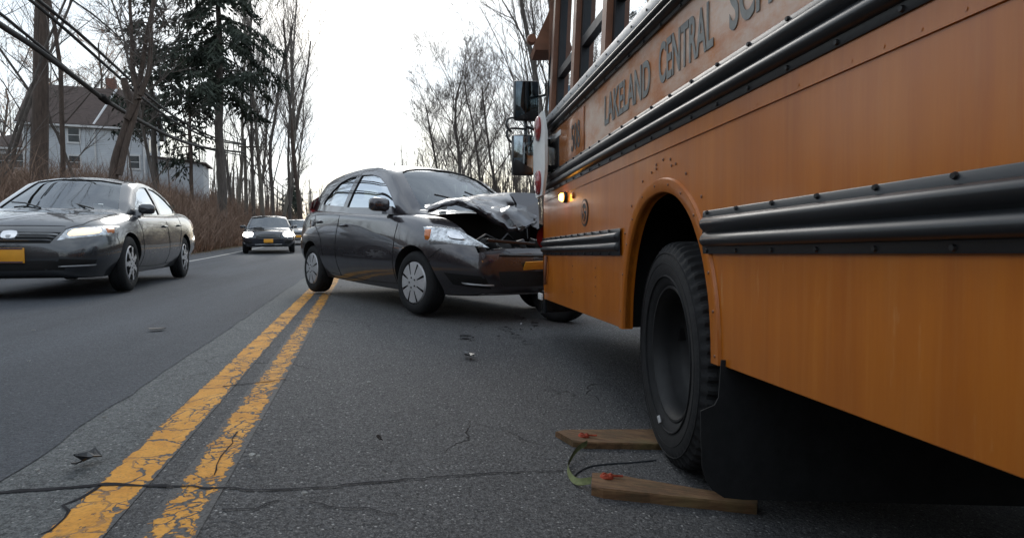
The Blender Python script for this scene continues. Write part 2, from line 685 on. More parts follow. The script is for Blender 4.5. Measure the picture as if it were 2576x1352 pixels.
def bus_px(x, y, s=None, n=None):
    """image point on a plane of the bus -> local coordinates"""
    q = on_plane(x, y, BP + BU * s, BU) if s is not None else on_plane(x, y, BP + BL * n, BL)
    d = q - (BP - BT * BZ)
    return V((d.dot(BU), d.dot(BL), d.dot(BT)))


def bus_paint():
    m, nt, b = new_mat('bus_orange_paint')
    ob = nt.nodes.new('ShaderNodeTexCoord').outputs['Object']
    st = noise(nt, 1.0, 6, .7, ob, stretch=(9, 1, .55))
    st2 = noise(nt, 1.0, 5, .65, ob, stretch=(34, 1, 1.6))
    big = noise(nt, 1.6, 5, .6, ob)
    c = ramp(nt, st, [(.3, (.41, .104, .003)), (.52, (.49, .134, .004)), (.75, (.57, .172, .008))])
    c = mixc(nt, math_(nt, 'MULTIPLY', ramp(nt, st2, [(.5, (0, 0, 0)), (.72, (1, 1, 1))]), .28), c, (.60, .24, .05))
    c = mixc(nt, math_(nt, 'MULTIPLY', ramp(nt, big, [(.45, (0, 0, 0)), (.7, (1, 1, 1))]), .3), c, (.33, .10, .012))
    # pale mottled sky reflection painted into the band between the rails
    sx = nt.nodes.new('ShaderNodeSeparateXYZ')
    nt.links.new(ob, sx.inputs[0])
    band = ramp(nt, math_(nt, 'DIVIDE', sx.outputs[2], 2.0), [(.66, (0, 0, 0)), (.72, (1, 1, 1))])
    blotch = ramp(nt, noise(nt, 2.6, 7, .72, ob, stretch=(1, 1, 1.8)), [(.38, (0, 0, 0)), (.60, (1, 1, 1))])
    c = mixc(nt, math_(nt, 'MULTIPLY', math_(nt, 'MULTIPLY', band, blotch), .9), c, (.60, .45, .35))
    drip = ramp(nt, noise(nt, 1.0, 4, .7, ob, stretch=(15, 1, 2.4)), [(.64, (0, 0, 0)), (.76, (1, 1, 1))])
    c = mixc(nt, math_(nt, 'MULTIPLY', drip, .40), c, (.72, .42, .17))
    grime = ramp(nt, math_(nt, 'ADD', math_(nt, 'DIVIDE', sx.outputs[2], 1.0), math_(nt, 'MULTIPLY', big, .35)), [(.62, (1, 1, 1)), (.86, (0, 0, 0))])
    c = mixc(nt, math_(nt, 'MULTIPLY', grime, .30), c, (.26, .09, .018))
    nt.links.new(c, b.inputs['Base Color'])
    r = ramp(nt, noise(nt, 3.0, 5, .65, ob), [(.3, (.30, .30, .30)), (.7, (.46, .46, .46))])
    nt.links.new(r, b.inputs['Roughness'])
    b.inputs['Specular IOR Level'].default_value = .5
    b.inputs['Coat Weight'].default_value = .35
    b.inputs['Coat Roughness'].default_value = .14
    bumpn(nt, b, noise(nt, 5, 2, .4, ob, stretch=(1, 1, .5)), .12, .02)
    return m


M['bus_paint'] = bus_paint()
M['bus_letter'] = mat('bus_letter', (.15, .16, .155), .5, var=.35, vscale=14)
M['bus_clean'] = mat('bus_orange_clean', (.40, .12, .013), .3, var=.18, vscale=5, stretch=(4, 1, 1), coat=.4)
M['bus_brown'] = mat('bus_brown', (.20, .085, .045), .5, var=.35, vscale=5)
M['rim_black'] = mat('rim_black', (.006, .0065, .0075), .6, var=.3, vscale=9, bump=.15, bscale=60)
M['mirror_dark'] = mat('mirror_dark', (.12, .15, .17), .06, metal=1.0, rvar=.02, var=.3)
M['scuff'] = mat('scuff', (.5, .5, .5), .8, var=.4, vscale=60)

SF, SR = 2.41, -8.6          # front and rear ends of the side
ARCH = [(.531, 0), (.523, .12), (.500, .235), (.465, .335), (.420, .415), (.358, .490), (.270, .548), (.175, .572), (.083, .577), (-.010, .560), (-.085, .527), (-.163, .467), (-.212, .405), (-.248, .346), (-.281, .266), (-.304, .183), (-.316, .09), (-.320, 0)]
ARCH = [tuple(p) for p in catmull(ARCH, 3)]

# left side wall below the windows: one sheet with the wheel opening cut into its lower edge
wall = MB()
poly = [(2.245, 1.335 + BZ), (2.33, .95 + BZ), (SF, .74 + BZ), (SF, BZ)] + [(s, t + BZ) for s, t in ARCH] + [(SR, BZ), (SR, 1.335 + BZ)]
wall.prism(poly, -.03, 0)
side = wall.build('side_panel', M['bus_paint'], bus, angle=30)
bmod = side.modifiers.new('bev', 'BEVEL')
bmod.width = .003
bmod.segments = 2
bmod.limit_method = 'ANGLE'
# lapped strip under the middle rail, lapped panel joints with rivets
lap = MB()
lap.box(((SF + SR) / 2 - .02, .0025, .7625 + BZ), (SF - SR - .1, .005, .055))
for s in ():
    lap.box((s, .0015, .45 * (.735) + BZ + .2), (.05, .003, .50)) if s < -.5 else None
for s in frange(SR + .1, SF - .1, .09):
    lap.add([bpt(s + .0035 * math.cos(a), .0065, .748 + .004 * math.sin(a)) for a in [k * PI / 3 for k in range(6)]], [tuple(range(6))], 0)
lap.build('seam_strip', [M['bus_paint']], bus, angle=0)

# wheel opening flare
fl = MB()
rows = []
cs, ct = .105, .02
for i, (s, t) in enumerate(ARCH):
    d = V((s - cs, t - ct * 0))
    d = V((s - cs, max(t, 0) * .9)).normalized() if t > .02 else V((1 if s > 0 else -1, 0))
    rows.append([bpt(s, -.04, t), bpt(s, .006, t), bpt(s + d.x * .004, .010, t + d.y * .004), bpt(s + d.x * .05, .010, t + d.y * .05), bpt(s + d.x * .055, .0005, t + d.y * .055)])
fl.grid(rows)
rv = fl


def rivet(mb, s, t, r=.006, n=.010, h=.003, mi=0):
    k = 8
    ring = [bpt(s + r * math.cos(2 * PI * i / k), n, t + r * math.sin(2 * PI * i / k)) for i in range(k)]
    top = [bpt(s + r * .7 * math.cos(2 * PI * i / k), n + h, t + r * .7 * math.sin(2 * PI * i / k)) for i in range(k)]
    mb.add(ring + top, [tuple(range(k, 2 * k))] + [(i, (i + 1) % k, k + (i + 1) % k, k + i) for i in range(k)], mi, False)


for i, (s, t) in enumerate(ARCH):
    if i % 4 == 2:
        d = V((s - cs, t)).normalized()
        rivet(rv, s + d.x * .03, t + d.y * .03, .0055, mi=1)
        if t > .3:
            rivet(rv, s + d.x * .10, t + d.y * .10, .006, n=.001, mi=1)
for a in range(5):
    rivet(rv, .083 + .13 * math.cos(PI * (.15 + .175 * a)), .64 + .06 * math.sin(PI * (.15 + .175 * a)), .006, n=.001, mi=1)
for s, t in ((1.0, .12), (1.0, .17), (1.0, .22), (1.0, .27), (1.5, .11), (1.5, .19), (1.5, .27)):
    rivet(rv, s, t, .005, n=.001, h=.002, mi=1)
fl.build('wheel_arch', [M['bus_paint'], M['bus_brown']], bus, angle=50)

# rub rails
PROF = [(.0, 0), (.007, .0), (.008, .02), (.010, .16), (.024, .18), (.034, .24), (.037, .30), (.034, .38), (.024, .46), (.017, .50),
        (.024, .54), (.034, .61), (.037, .69), (.034, .77), (.024, .83), (.010, .85), (.008, .98), (.006, 1.0), (0, 1.0)]


def rail(name, s0, s1, t0, t1, inset=.02, bolts=.179, lip=.035, depth=1.0):
    mb = MB()
    h = t1 - t0
    n0 = .003
    def row(s, k):
        return [bpt(s, n0 + (p[0] if p[0] <= .0105 else (.010 + (p[0] - .010) * k)) * depth, t0 + p[1] * h) for p in PROF]
    L = s1 - s0
    rows = [row(s0, 0), row(s0 + inset, 0), row(s0 + inset + .004, .8), row(s0 + inset + .012, 1)]
    ns = max(2, int(L / .25))
    for i in range(1, ns):
        rows.append(row(s0 + inset + .012 + (L - 2 * inset - .024) * i / ns, 1))
    rows += [row(s1 - inset - .012, 1), row(s1 - inset - .004, .8), row(s1 - inset, 0), row(s1, 0)]
    mb.grid(rows, 0)
    bo = mb
    s = s1 - .03
    while s > s0 + .02:
        for t in (t1 - .045 * h, t0 + .07 * h):
            rivet(bo, s, t, .0075, n=.011, h=.006, mi=1)
        s -= bolts
    return mb.build(name, [M['rail_black'], M['black_trim']], bus, angle=50)


rail('rub_rail', SR + .05, -.268, .343, .480)
rail('rub_rail', .562, SF - .005, .336, .462, depth=.8, bolts=.15)
rail('rub_rail', SR + .05, SF - .055, .790, .925)
rail('rub_rail', SR + .05, 2.262, 1.200, 1.292)
# light metal sill under the windows
sl = MB()
sl.prism([(-.06, 1.335 + BZ), (-.06, 1.352 + BZ), (.012, 1.345 + BZ), (.016, 1.338 + BZ), (.012, 1.300 + BZ), (.002, 1.298 + BZ)], SR + .02, 2.24, axis='X')
for v in frange(SR + .2, 2.2, .18):
    rivet(sl, v, 1.318, .006, n=.0145, h=.003, mi=1)
sl.build('window_sill', [M['silver'], M['black_trim']], bus, angle=40)

# right side, roof, floor, front and rear
WD = 2.3
rw = MB()
rw.prism([(SR, BZ), (SF, BZ), (SF, 1.335 + BZ), (SR, 1.335 + BZ)], -WD, -WD + .03)
rw.build('side_panel', M['bus_paint'], bus)
rf = MB()
prof = [(-.0, 2.36), (-.01, 2.46), (-.10, 2.62), (-.4, 2.74), (-WD / 2, 2.80), (-WD + .4, 2.74), (-WD + .10, 2.62), (-WD + .01, 2.46), (-WD, 2.36)]
inner = [(n * .96 - .045, t - .04) for n, t in prof][::-1]
rf.prism([(n, t + BZ) for n, t in prof + inner], SR, SF - .25, axis='X')
rf.build('roof', M['bus_paint'], bus)
fb = MB()
fb.box((-3.1, -WD / 2, .70 + BZ), (SF - SR - .1, WD - .1, .03))
fb.box((-3.1, -WD / 2 - .1, .42 + BZ), (SF - SR - .1, WD - .9, .05))
fb.box((-3.1, -.55, .22 + BZ), (SF - SR - .8, .09, .2))
fb.box((-3.1, -WD + .55, .22 + BZ), (SF - SR - .8, .09, .2))
for s in (-1.2, -2.4, -4, -5.6):
    fb.box((s, -WD / 2, .2 + BZ), (.08, WD - .9, .14))
fb.box((-1.55, -.42, .16 + BZ), (1.0, .5, .34), bev=.03)
fb.box((-3.4, -1.2, .14 + BZ), (4.6, 1.3, .42), bev=.04)  # big underbody boxes added to block light beneath the bus
fb.box((.9, -1.25, .14 + BZ), (2.6, 1.0, .34), bev=.04)
fb.box((-1.4, -1.75, .12 + BZ), (1.2, .6, .40), bev=.05)
fb.tube([bpt(-.6, -.75, .0), bpt(-7.8, -.75, .0)], .06, 10)
fb.tube([bpt(.05, -.25, -.05), bpt(.05, -WD + .25, -.05)], .055, 12)
fb.box((.05, -.55, .08 + BZ), (.9, .08, .06), bev=.01)
fb.box((.35, -.3, .0 + BZ), (.05, .25, .05))
fb.tube([bpt(.62, -.2, .05), bpt(.9, -.25, .0), bpt(1.5, -.3, .03)], .02, 8)
fb.build('chassis', M['black_trim'], bus)
ww = MB()
ww.box((.105, -.40, .33 + BZ), (.98, .02, .66))
ww.box((.105, -.22, .655 + BZ), (.98, .36, .02))
ww.box((.60, -.22, .33 + BZ), (.02, .36, .66))
ww.box((-.385, -.22, .40 + BZ), (.02, .36, .5))
ww.build('wheel_well', M['dark_void'], bus, angle=0)
ff = MB()
fp = [(-.0, 0), (.03, -.04), (.06, -.12), (.08, -.3), (.085, -WD / 2), (.08, -WD + .3), (.06, -WD + .12), (.03, -WD + .04), (0, -WD)]
fp = catmull(fp, 3)
rows = [[bpt(SF + a + k, n, t) for a, n in fp] for t, k in ((.02, 0), (.3, .02), (.6, .02), (.75, 0), (.95, -.08), (1.12, -.12))]
ff.grid(rows)
ff.build('front_panel', M['bus_paint'], bus)
ff = MB()
rows = [[bpt(SF + a - .26, n, t) for a, n in fp] for t in (2.36, 2.5, 2.62)]
ff.grid(rows)
ff.build('front_cap', M['bus_paint'], bus)
ws = MB()
rows = [[bpt(SF + a - .12 - .14 * k, n, t) for a, n in fp] for t, k in ((1.12, 0), (1.7, .5), (2.36, 1))]
ws.grid(rows)
ws.build('windshield', M['bus_glass'], bus)
bp = MB()
rows = []
for t, g in ((-.12, .09), (-.11, .13), (.06, .13), (.07, .09)):
    rows.append([bpt(SF + a + g, n * 1.0 + (.01 if n > -.1 else 0), t) for a, n in fp])
bp.grid(rows)
bp.box((SF + .055, -.012, -.025 + BZ), (.13, .03, .17), bev=.006)
bp.build('bumper', M['black_gloss'], bus)
wt = MB()
wt.box((SF + .05, .016, .015 + BZ), (.13, .016, .05), bev=.004)
wt.build('bumper_marker', M['white_paint'], bus)
rear = MB()
rear.box((SR, -WD / 2, 1.3 + BZ), (.04, WD, 2.6))
rear.build('rear_panel', M['bus_paint'], bus)

# window posts and sashes, both sides
PB, PTOP = 1.35, 2.37
k = 0
s = 2.222
while s > SR:
    for sidef in (0, 1):
        n0 = 0 if sidef == 0 else -WD
        sg = -1 if sidef == 0 else 1
        tl = .05 * (-1 if sidef == 0 else 1)
        po = MB()
        w = .075
        a0 = [bpt(s, n0, PB), bpt(s - w, n0, PB), bpt(s - w, n0 + sg * .035, PB), bpt(s, n0 + sg * .035, PB)]
        a1 = [p + V((0, tl, PTOP - PB)) for p in a0]
        po.add(a0 + a1, [(0, 1, 2, 3), (4, 7, 6, 5), (0, 4, 5, 1), (1, 5, 6, 2), (2, 6, 7, 3), (3, 7, 4, 0)])
        pst = po.build('window_post', M['bus_brown'] if sidef == 0 else M['black_trim'], bus)
        ps = MB()
        a0 = [bpt(s + .015, n0 + sg * .036, PB), bpt(s - w - .035, n0 + sg * .036, PB), bpt(s - w - .035, n0 + sg * .085, PB), bpt(s + .015, n0 + sg * .085, PB)]
        a1 = [p + V((0, tl, PTOP - PB)) for p in a0]
        ps.add(a0 + a1, [(0, 1, 2, 3), (4, 7, 6, 5), (0, 4, 5, 1), (1, 5, 6, 2), (2, 6, 7, 3), (3, 7, 4, 0)])
        ps.build('sash_frame', M['black_trim'], pst)
    s1 = s - .655
    if s < 2.2 or True:
        for n0, sg in ((0, -1), (-WD, 1)):
            wn = MB()
            f = .3
            tl = .05 * (-1 if sg < 0 else 1)
            wn.box(((s + s1) / 2 - .05, n0 + sg * .055 + tl * .28, 1.625 + BZ), (.56, .04, .055), mi=1)
            wn.box(((s + s1) / 2 - .05, n0 + sg * .055, PB + .012 + BZ), (.56, .04, .024), mi=1)
            a = (s - .1, s1 - .0)
            wn.add([bpt(a[0], n0 + sg * .06, PB), bpt(a[1], n0 + sg * .06, PB), bpt(a[1], n0 + sg * .06 + tl, PTOP), bpt(a[0], n0 + sg * .06 + tl, PTOP)], [(0, 1, 2, 3)], 0)
            wn.build('window', [M['bus_glass'], M['black_trim']], bus, angle=0)
    s = s1
    k += 1

# dark quarter panel, number plate panel and its number
qp = MB()
qp.box((2.02, .0045, .965 + BZ), (.34, .005, .33), bev=.002)
qp.build('quarter_vent', M['black_gloss'], bus)
qp = MB()
qp.box((2.0, .0055, 1.150 + BZ), (.42, .006, .036), bev=.002)
qp.build('reflector_strip', M['white_paint'], bus)  # white strip stands for the sky reflected above the dark panel
qp = MB()
qp.box((1.53, .0035, 1.055 + BZ), (.62, .004, .255), bev=.0015)
qp.build('number_panel', M['bus_clean'], bus)


def word(text, s0, s1, t0, t1, m, n=.0065, bold=.02, name='lettering', th=.0015):
    cu = bpy.data.curves.new('t', 'FONT')
    cu.body = text
    cu.size = 1
    cu.extrude = .01
    cu.offset = bold
    cu.resolution_u = 5
    o = bpy.data.objects.new('t', cu)
    COL.objects.link(o)
    dg = bpy.context.evaluated_depsgraph_get()
    dg.update()
    me = bpy.data.meshes.new_from_object(o.evaluated_get(dg))
    bpy.data.objects.remove(o)
    xs = [v.co.x for v in me.vertices]
    ys = [v.co.y for v in me.vertices]
    x0, x1, y0, y1 = min(xs), max(xs), min(ys), max(ys)
    for v in me.vertices:
        a = (v.co.x - x0) / (x1 - x0)
        b = (v.co.y - y0) / (y1 - y0)
        z = v.co.z
        v.co = bpt(s0 + (s1 - s0) * a, n + (th if z > 0 else 0), t0 + (t1 - t0) * b)
    me.materials.clear()
    me.materials.append(m)
    o = bpy.data.objects.new(name, me)
    COL.objects.link(o)
    o.parent = bus
    return o


word('LAKELAND', .83, .215, .985, 1.130, M['bus_letter'], n=.0015)
word('CENTRAL', .125, -.315, .990, 1.145, M['bus_letter'], n=.0015)
word('SCHOOL', -.415, -.90, .995, 1.150, M['bus_letter'], n=.0015)
word('DISTRICT', -1.0, -1.55, .995, 1.150, M['bus_letter'], n=.0015)
word('508', 1.50, 1.295, .965, 1.125, M['black_trim'], bold=.012)

# round emblem
em = MB()
em.lathe([(0, .0), (0, .078), (.002, .078), (.002, .0)], 28, 'Y', c=(1.213, .001, .578 + BZ), mi=0, sm=False)
em.lathe([(.0025, .052), (.004, .052), (.004, .066), (.0025, .066)], 28, 'Y', c=(1.213, .001, .578 + BZ), mi=1, sm=False, closed=True)
for a in (0.4, 2.5, 4.6):
    em.box((1.213 + .026 * math.cos(a), .0045, .578 + BZ + .026 * math.sin(a)), (.04, .003, .016), mi=1, rot=(0, -a - .7, 0))
em.build('emblem', [M['black_trim'], M['bus_clean']], bus)

# side marker lamp, lit
lm = MB()
lm.lathe([(0, .036), (.012, .036), (.02, .03), (.02, 0)], 20, 'Y', c=(1.67, .001, .707 + BZ), mi=0)
lamp = lm.build('marker_lamp', [M['black_trim']], bus)
lm = MB()
lm.lathe([(0.02, .027), (.034, .025), (.044, .016), (.047, 0)], 20, 'Y', c=(1.67, .002, .707 + BZ), mi=0)
lm.build('lens', [M['amber_on']], lamp)
lp = MB()
lp.lathe([(0, .02), (.006, .02), (.009, .012), (.009, 0)], 14, 'Y', c=(1.48, .001, .70 + BZ))
lp.build('side_reflector', M['amber_lens'], bus)
# door hinge strap and corner grab
hg = MB()
hg.tube([bpt(2.26, .012, .325), bpt(2.24, .02, .25), bpt(2.26, .02, .17), bpt(2.30, .012, .12)], .011, 8)
hg.build('grab_handle', M['bus_brown'], bus)
hl = MB()
hl.lathe([(0, .10), (.03, .095), (.045, .07), (.05, 0)], 24, 'X', c=(SF + .03, -.05, .47 + BZ))
hl.build('corner_lamp', M['red_lens'], bus)

# stop arm folded against the corner: long octagonal plate with two red lamps
sa = MB()
c0, c1 = bus_px(1364, 283, n=.075), bus_px(1364, 492, n=.075)
zt, zb = c0.z, c1.z
sA, sB = 1.93, 2.37
oct_ = [(sA + .10, zb), (sB - .10, zb), (sB, zb + .16), (sB, zt - .16), (sB - .10, zt), (sA + .10, zt), (sA, zt - .16), (sA, zb + .16)]
sa.prism(oct_, .066, .086)
arm = sa.build('stop_arm', M['white_paint'], bus)  # white colour stands for sky reflection on the plate face
ms = MB()
for z in (zb + .2, zt - .2):
    ms.box((sA + .22, .035, z), (.05, .065, .05), bev=.006)
ms.build('arm_hinge', M['black_trim'], arm)
for z in (zb + .10, zt - .10):
    l_ = MB()
    pr = [(-.024, .0), (-.022, .07), (-.012, .088), (.022, .088), (.034, .07), (.04, 0)]
    l_.lathe(pr, 24, 'Y', c=(sA + .22, .076, z))
    l_.build('warning_lamp', M['red_lens'], arm)

# mirrors ahead of the corner
def mirror(px0, py0, px1, py1, s, name, yaw, roll, gm='mirror_dark'):
    a, b = bus_px(px0, py0, s=s), bus_px(px1, py1, s=s)
    c = (a + b) / 2
    w, h = abs(a.y - b.y), abs(a.z - b.z)
    hb = MB()
    hb.box((c.x + .025, c.y, c.z), (.06, w, h), bev=.024)
    o = hb.build(name, M['black_gloss'], bus)
    g = MB()
    q = Euler((0, roll, yaw)).to_matrix()
    g.box((0, 0, 0), (.004, w * .86, h * .88), rot=q, bev=.0015)
    g.v = [tuple(V(v) + V((c.x - .010, c.y, c.z))) for v in g.v]
    g.build('mirror_glass', M[gm], o)
    return o, c, w, h


m1, mc1, mw, mh = mirror(1292, 200, 1357, 304, 2.72, 'side_mirror', math.radians(2), math.radians(-4))
m2, mc2, mw, mh = mirror(1288, 336, 1345, 441, 2.70, 'side_mirror', math.radians(-3), math.radians(-5.5), 'mirror')
br = MB()
e1 = bus_px(1392, 215, s=2.45)
br.tube([V((mc1.x + .05, mc1.y - .05, mc1.z + .03)), V((mc1.x, mc1.y - .16, mc1.z + .05)), V((e1.x, -.03, mc1.z + .06))], .011, 8)
br.tube([V((mc1.x + .06, mc1.y, mc1.z - .1)), V((mc2.x + .06, mc1.y, mc2.z + .1))], .016, 8)
e2 = V((2.45, -.02, mc2.z + .12))
br.tube([V((mc2.x + .06, mc1.y, mc2.z + .24)), V((mc2.x + .05, mc2.y - .15, mc2.z + .2)), e2], .012, 8)
for yy, zz in ((0.0, .215), (0.0, .30)):
    pts = [V((mc2.x + .05, mc1.y + yy, mc2.z + zz)), V((mc2.x + .05, mc1.y + .12, mc2.z + zz + .005)), V((mc2.x + .05, mc1.y + .155, mc2.z + zz - .02)), V((mc2.x + .05, mc1.y + .155, mc2.z + zz - .07)), V((mc2.x + .05, mc1.y + .12, mc2.z + zz - .11))]
    br.tube([V(p) for p in catmull([tuple(p) for p in pts], 3)], .009, 8)
br.build('mirror_bracket', M['black_gloss'], bus)
# hood over the front warning lamps, lamp beside it
vz = MB()
pl = [bus_px(x, y, s=2.62) for x, y in ((1396, 30), (1388, 152), (1338, 152), (1334, 140), (1379, 40))]
vz.add([p for p in pl] + [p + V((-.16, 0, .03)) for p in pl], [(0, 1, 2, 3, 4), (9, 8, 7, 6, 5)] + [(i, (i + 1) % 5, 5 + (i + 1) % 5, 5 + i) for i in range(5)])
vz.build('lamp_hood', M['bus_brown'], bus)
vz = MB()
c = bus_px(1339, 96, s=2.66)
vz.lathe([(0, .0), (0, .034), (.02, .04), (.06, .04), (.08, .03), (.08, 0)], 18, 'X', c=tuple(c))
vz.build('warning_lamp', M['bus_brown'], bus)

# mud flap behind the front wheel, stretched right to stand for under-bus shade
mf = MB()
pp = [(1815, 905), (1808, 1000), (1798, 1018), (1763, 1033), (1764, 1110), (1767, 1175), (1776, 1206), (1793, 1232), (1822, 1251), (1870, 1256), (2010, 1259), (2400, 1268), (2900, 1280), (2900, 905)]
P_ = [bus_px(x, y, s=-.40) for x, y in pp]
mf.add([p for p in P_] + [p + V((.005, 0, 0)) for p in P_], [tuple(range(len(P_))), tuple(range(2 * len(P_) - 1, len(P_) - 1, -1))] + [(i, (i + 1) % len(P_), len(P_) + (i + 1) % len(P_), len(P_) + i) for i in range(len(P_))])
mf.build('mud_flap', M['black_rubber'], bus)


# the steered front wheel
def truck_wheel(cx, cn, steer, sgn=1):
    t = bpy.data.objects.new('wheel', None)
    t.empty_display_size = .1
    COL.objects.link(t)
    R = .436
    n = 232
    mb = MB()
    prof = [(.105, .262), (.118, .275), (.128, .30), (.136, .335), (.137, .365), (.130, .395), (.121, .412), (.115, .424), (.10, .433), (.075, R), (.052, R), (.050, R - .011), (.040, R - .011), (.038, R), (0, R)]
    prof = prof + [(-a, r) for a, r in prof[::-1][1:]]
    rows = []
    for k in range(n):
        ph = k % 4
        row = []
        for j, (a, r) in enumerate(prof):
            d = 0
            if ph in (2, 3) and .072 < abs(a) < .123 and r > .41:
                d = .011
            an = 2 * PI * (k + (.35 * a / .1)) / n
            rr = r - d
            row.append((rr * math.cos(an), a * sgn, rr * math.sin(an)))
        rows.append(row)
    rows.append(rows[0])
    mb.grid(rows, sm=True)
    # moulded rings on the sidewall
    for rr, w in ((.302, .004), (.392, .003), (.352, .002)):
        aa = .133 if rr < .32 else .1365
        if rr > .39:
            aa = .1325
        mb.lathe([(aa * sgn - .004 * sgn, rr - w), (aa * sgn + .0015 * sgn, rr - w / 2), (aa * sgn + .0015 * sgn, rr + w / 2), (aa * sgn - .004 * sgn, rr + w)], 72)
    ty = mb.build('tyre', M['black_rubber'], t, angle=30)
    rb = MB()
    rp = [(.104, .268), (.113, .262), (.112, .254), (.10, .250), (.09, .243), (.05, .236), (.005, .232), (-.02, .215), (-.035, .19), (-.04, .15), (-.042, .125), (-.03, .11), (-.02, .085), (.0, .078), (.01, .066), (.012, 0)]
    rb.lathe([(a * sgn, r) for a, r in rp], 64)
    for k in range(10):
        a = 2 * PI * k / 10
        rb.tube([(.15 * math.cos(a), -.05 * sgn, .15 * math.sin(a)), (.15 * math.cos(a), -.02 * sgn, .142 * math.sin(a))], .012, 6)
    rb.build('rim', M['rim_black'], t, angle=35)
    t.parent = bus
    t.location = bpt(cx, cn, -.045)
    t.rotation_euler = (0, 0, steer)
    return t


truck_wheel(.115, -.160, math.radians(-6.5))
w2 = truck_wheel(.02, -WD + .16, math.radians(-8.5), -1)
for s_, n_ in ((-6.0, -.16), (-6.0, -.44), (-6.0, -WD + .16)):
    truck_wheel(s_, n_, 0)
sc = MB()
c = bus_px(1661, 1053, n=-.035)
sc.box((c.x, -.030, c.z), (.022, .004, .028), bev=.001, rot=(0, .5, .1))
sc.build('rim_scrape', M['scuff'], bus)

# tail of details under the side: bracket glints

# ------------------------------------------------------------------ cars
def car_paint(name, col, flake, rough=.32):
    m, nt, b = new_mat(name)
    ob = nt.nodes.new('ShaderNodeTexCoord').outputs['Object']
    f = noise(nt, 2.2, 4, .6, ob)
    c = ramp(nt, f, [(.3, tuple(x * .85 for x in col)), (.7, tuple(x * 1.12 for x in col))])
    sx = nt.nodes.new('ShaderNodeSeparateXYZ')
    nt.links.new(ob, sx.inputs[0])
    dirt = ramp(nt, math_(nt, 'ADD', sx.outputs[2], math_(nt, 'MULTIPLY', noise(nt, 7, 5, .7, ob), .35)), [(.42, (1, 1, 1)), (.72, (0, 0, 0))])
    c = mixc(nt, math_(nt, 'MULTIPLY', dirt, .3), c, (.035, .034, .033))
    nt.links.new(c, b.inputs['Base Color'])
    b.inputs['Metallic'].default_value = flake
    nt.links.new(math_(nt, 'ADD', math_(nt, 'MULTIPLY', dirt, .15), rough, True), b.inputs['Roughness'])
    b.inputs['Coat Weight'].default_value = .9
    b.inputs['Coat Roughness'].default_value = .03
    b.inputs['Coat IOR'].default_value = 1.7
    bumpn(nt, b, noise(nt, 3.0, 3, .5, ob), .10, .012)
    return m


M['paint_plum'] = car_paint('dark_plum_paint', (.040, .036, .042), .4, .26)
M['paint_slate'] = car_paint('dark_slate_paint', (.038, .042, .048), .4, .24)
M['paint_navy'] = car_paint('dark_blue_paint', (.014, .017, .026), .35, .22)
M['paint_silver'] = car_paint('silver_paint', (.35, .36, .37), .6)
M['reflector'] = mat('reflector', (.5, .52, .54), .22, metal=.85, var=.5, vscale=25, bump=.5, bscale=30, bdist=.01)
M['tree_sticker'] = mat('sticker', (.75, .8, .8), .5)
M['cap_silver'] = mat('cap_silver', (.50, .50, .51), .42, metal=.35, var=.12, vscale=16)


def car_wheel(R, rim, w, kind, spokes):
    t = bpy.data.objects.new('wheel', None)
    t.empty_display_size = .05
    COL.objects.link(t)
    mb = MB()
    h = w / 2
    pr = [(h - .02, rim - .004), (h - .004, rim + .012), (h, rim + .04), (h - .004, R - .035), (h - .016, R - .012), (h - .035, R - .001), (h * .3, R), (h * .28, R - .006), (h * .2, R - .006), (h * .18, R)]
    pr = pr + [(-a, r) for a, r in pr[::-1]]
    mb.lathe(pr, 72)
    mb.build('tyre', M['black_rubber'], t, angle=35)
    # dark barrel and disc behind, cover in front
    cb = MB()
    cb.lathe([(h - .012, rim), (h - .05, rim - .012), (h - .07, rim - .03), (h - .08, 0)], 48, mi=1)
    n = spokes * 12
    rr = [0, .18, .28, .40, .52, .64, .76, .86, .94, 1.0, 1.02]
    def zoff(r):
        return h - .004 + .012 * math.cos(min(1, r) * PI / 2 * .9) - (.016 if r > .97 else 0) - (.006 if .18 < r < .28 else 0)
    vs = []
    for k in range(n):
        a = 2 * PI * k / n
        for r in rr:
            vs.append((r * rim * math.cos(a), zoff(r), r * rim * math.sin(a)))
    fs, ms = [], []
    m_ = len(rr)
    hole = {}
    for k in range(n):
        k2 = (k + 1) % n
        ph = k % 12
        for j in range(m_ - 1):
            mid = (rr[j] + rr[j + 1]) / 2
            if kind == 'cover':
                wide = 1.5 if mid > .7 else .9
                cut = abs(ph - 5.5) < wide and .45 < mid < .9
            else:
                cut = abs(ph - 5.5) < (3.6 if mid > .6 else 2.2) and .38 < mid < .9
            if cut:
                continue
            fs.append((k * m_ + j, k * m_ + j + 1, k2 * m_ + j + 1, k2 * m_ + j))
    cb.add(vs, fs, 0, True)
    cb.add([(x, y - .018, z) for x, y, z in vs], [f[::-1] for f in fs], 1, True)
    for k in range(5):
        a = 2 * PI * k / 5
        cb.tube([(.16 * rim * 1.5 * math.cos(a), h - .01, .16 * rim * 1.5 * math.sin(a)), (.16 * rim * 1.5 * math.cos(a), h + .012, .16 * rim * 1.5 * math.sin(a))], .008, 6, mi=1)
    cb.build('wheel_cover', [M['cap_silver'], M['dark_void']], t, angle=35)
    return t


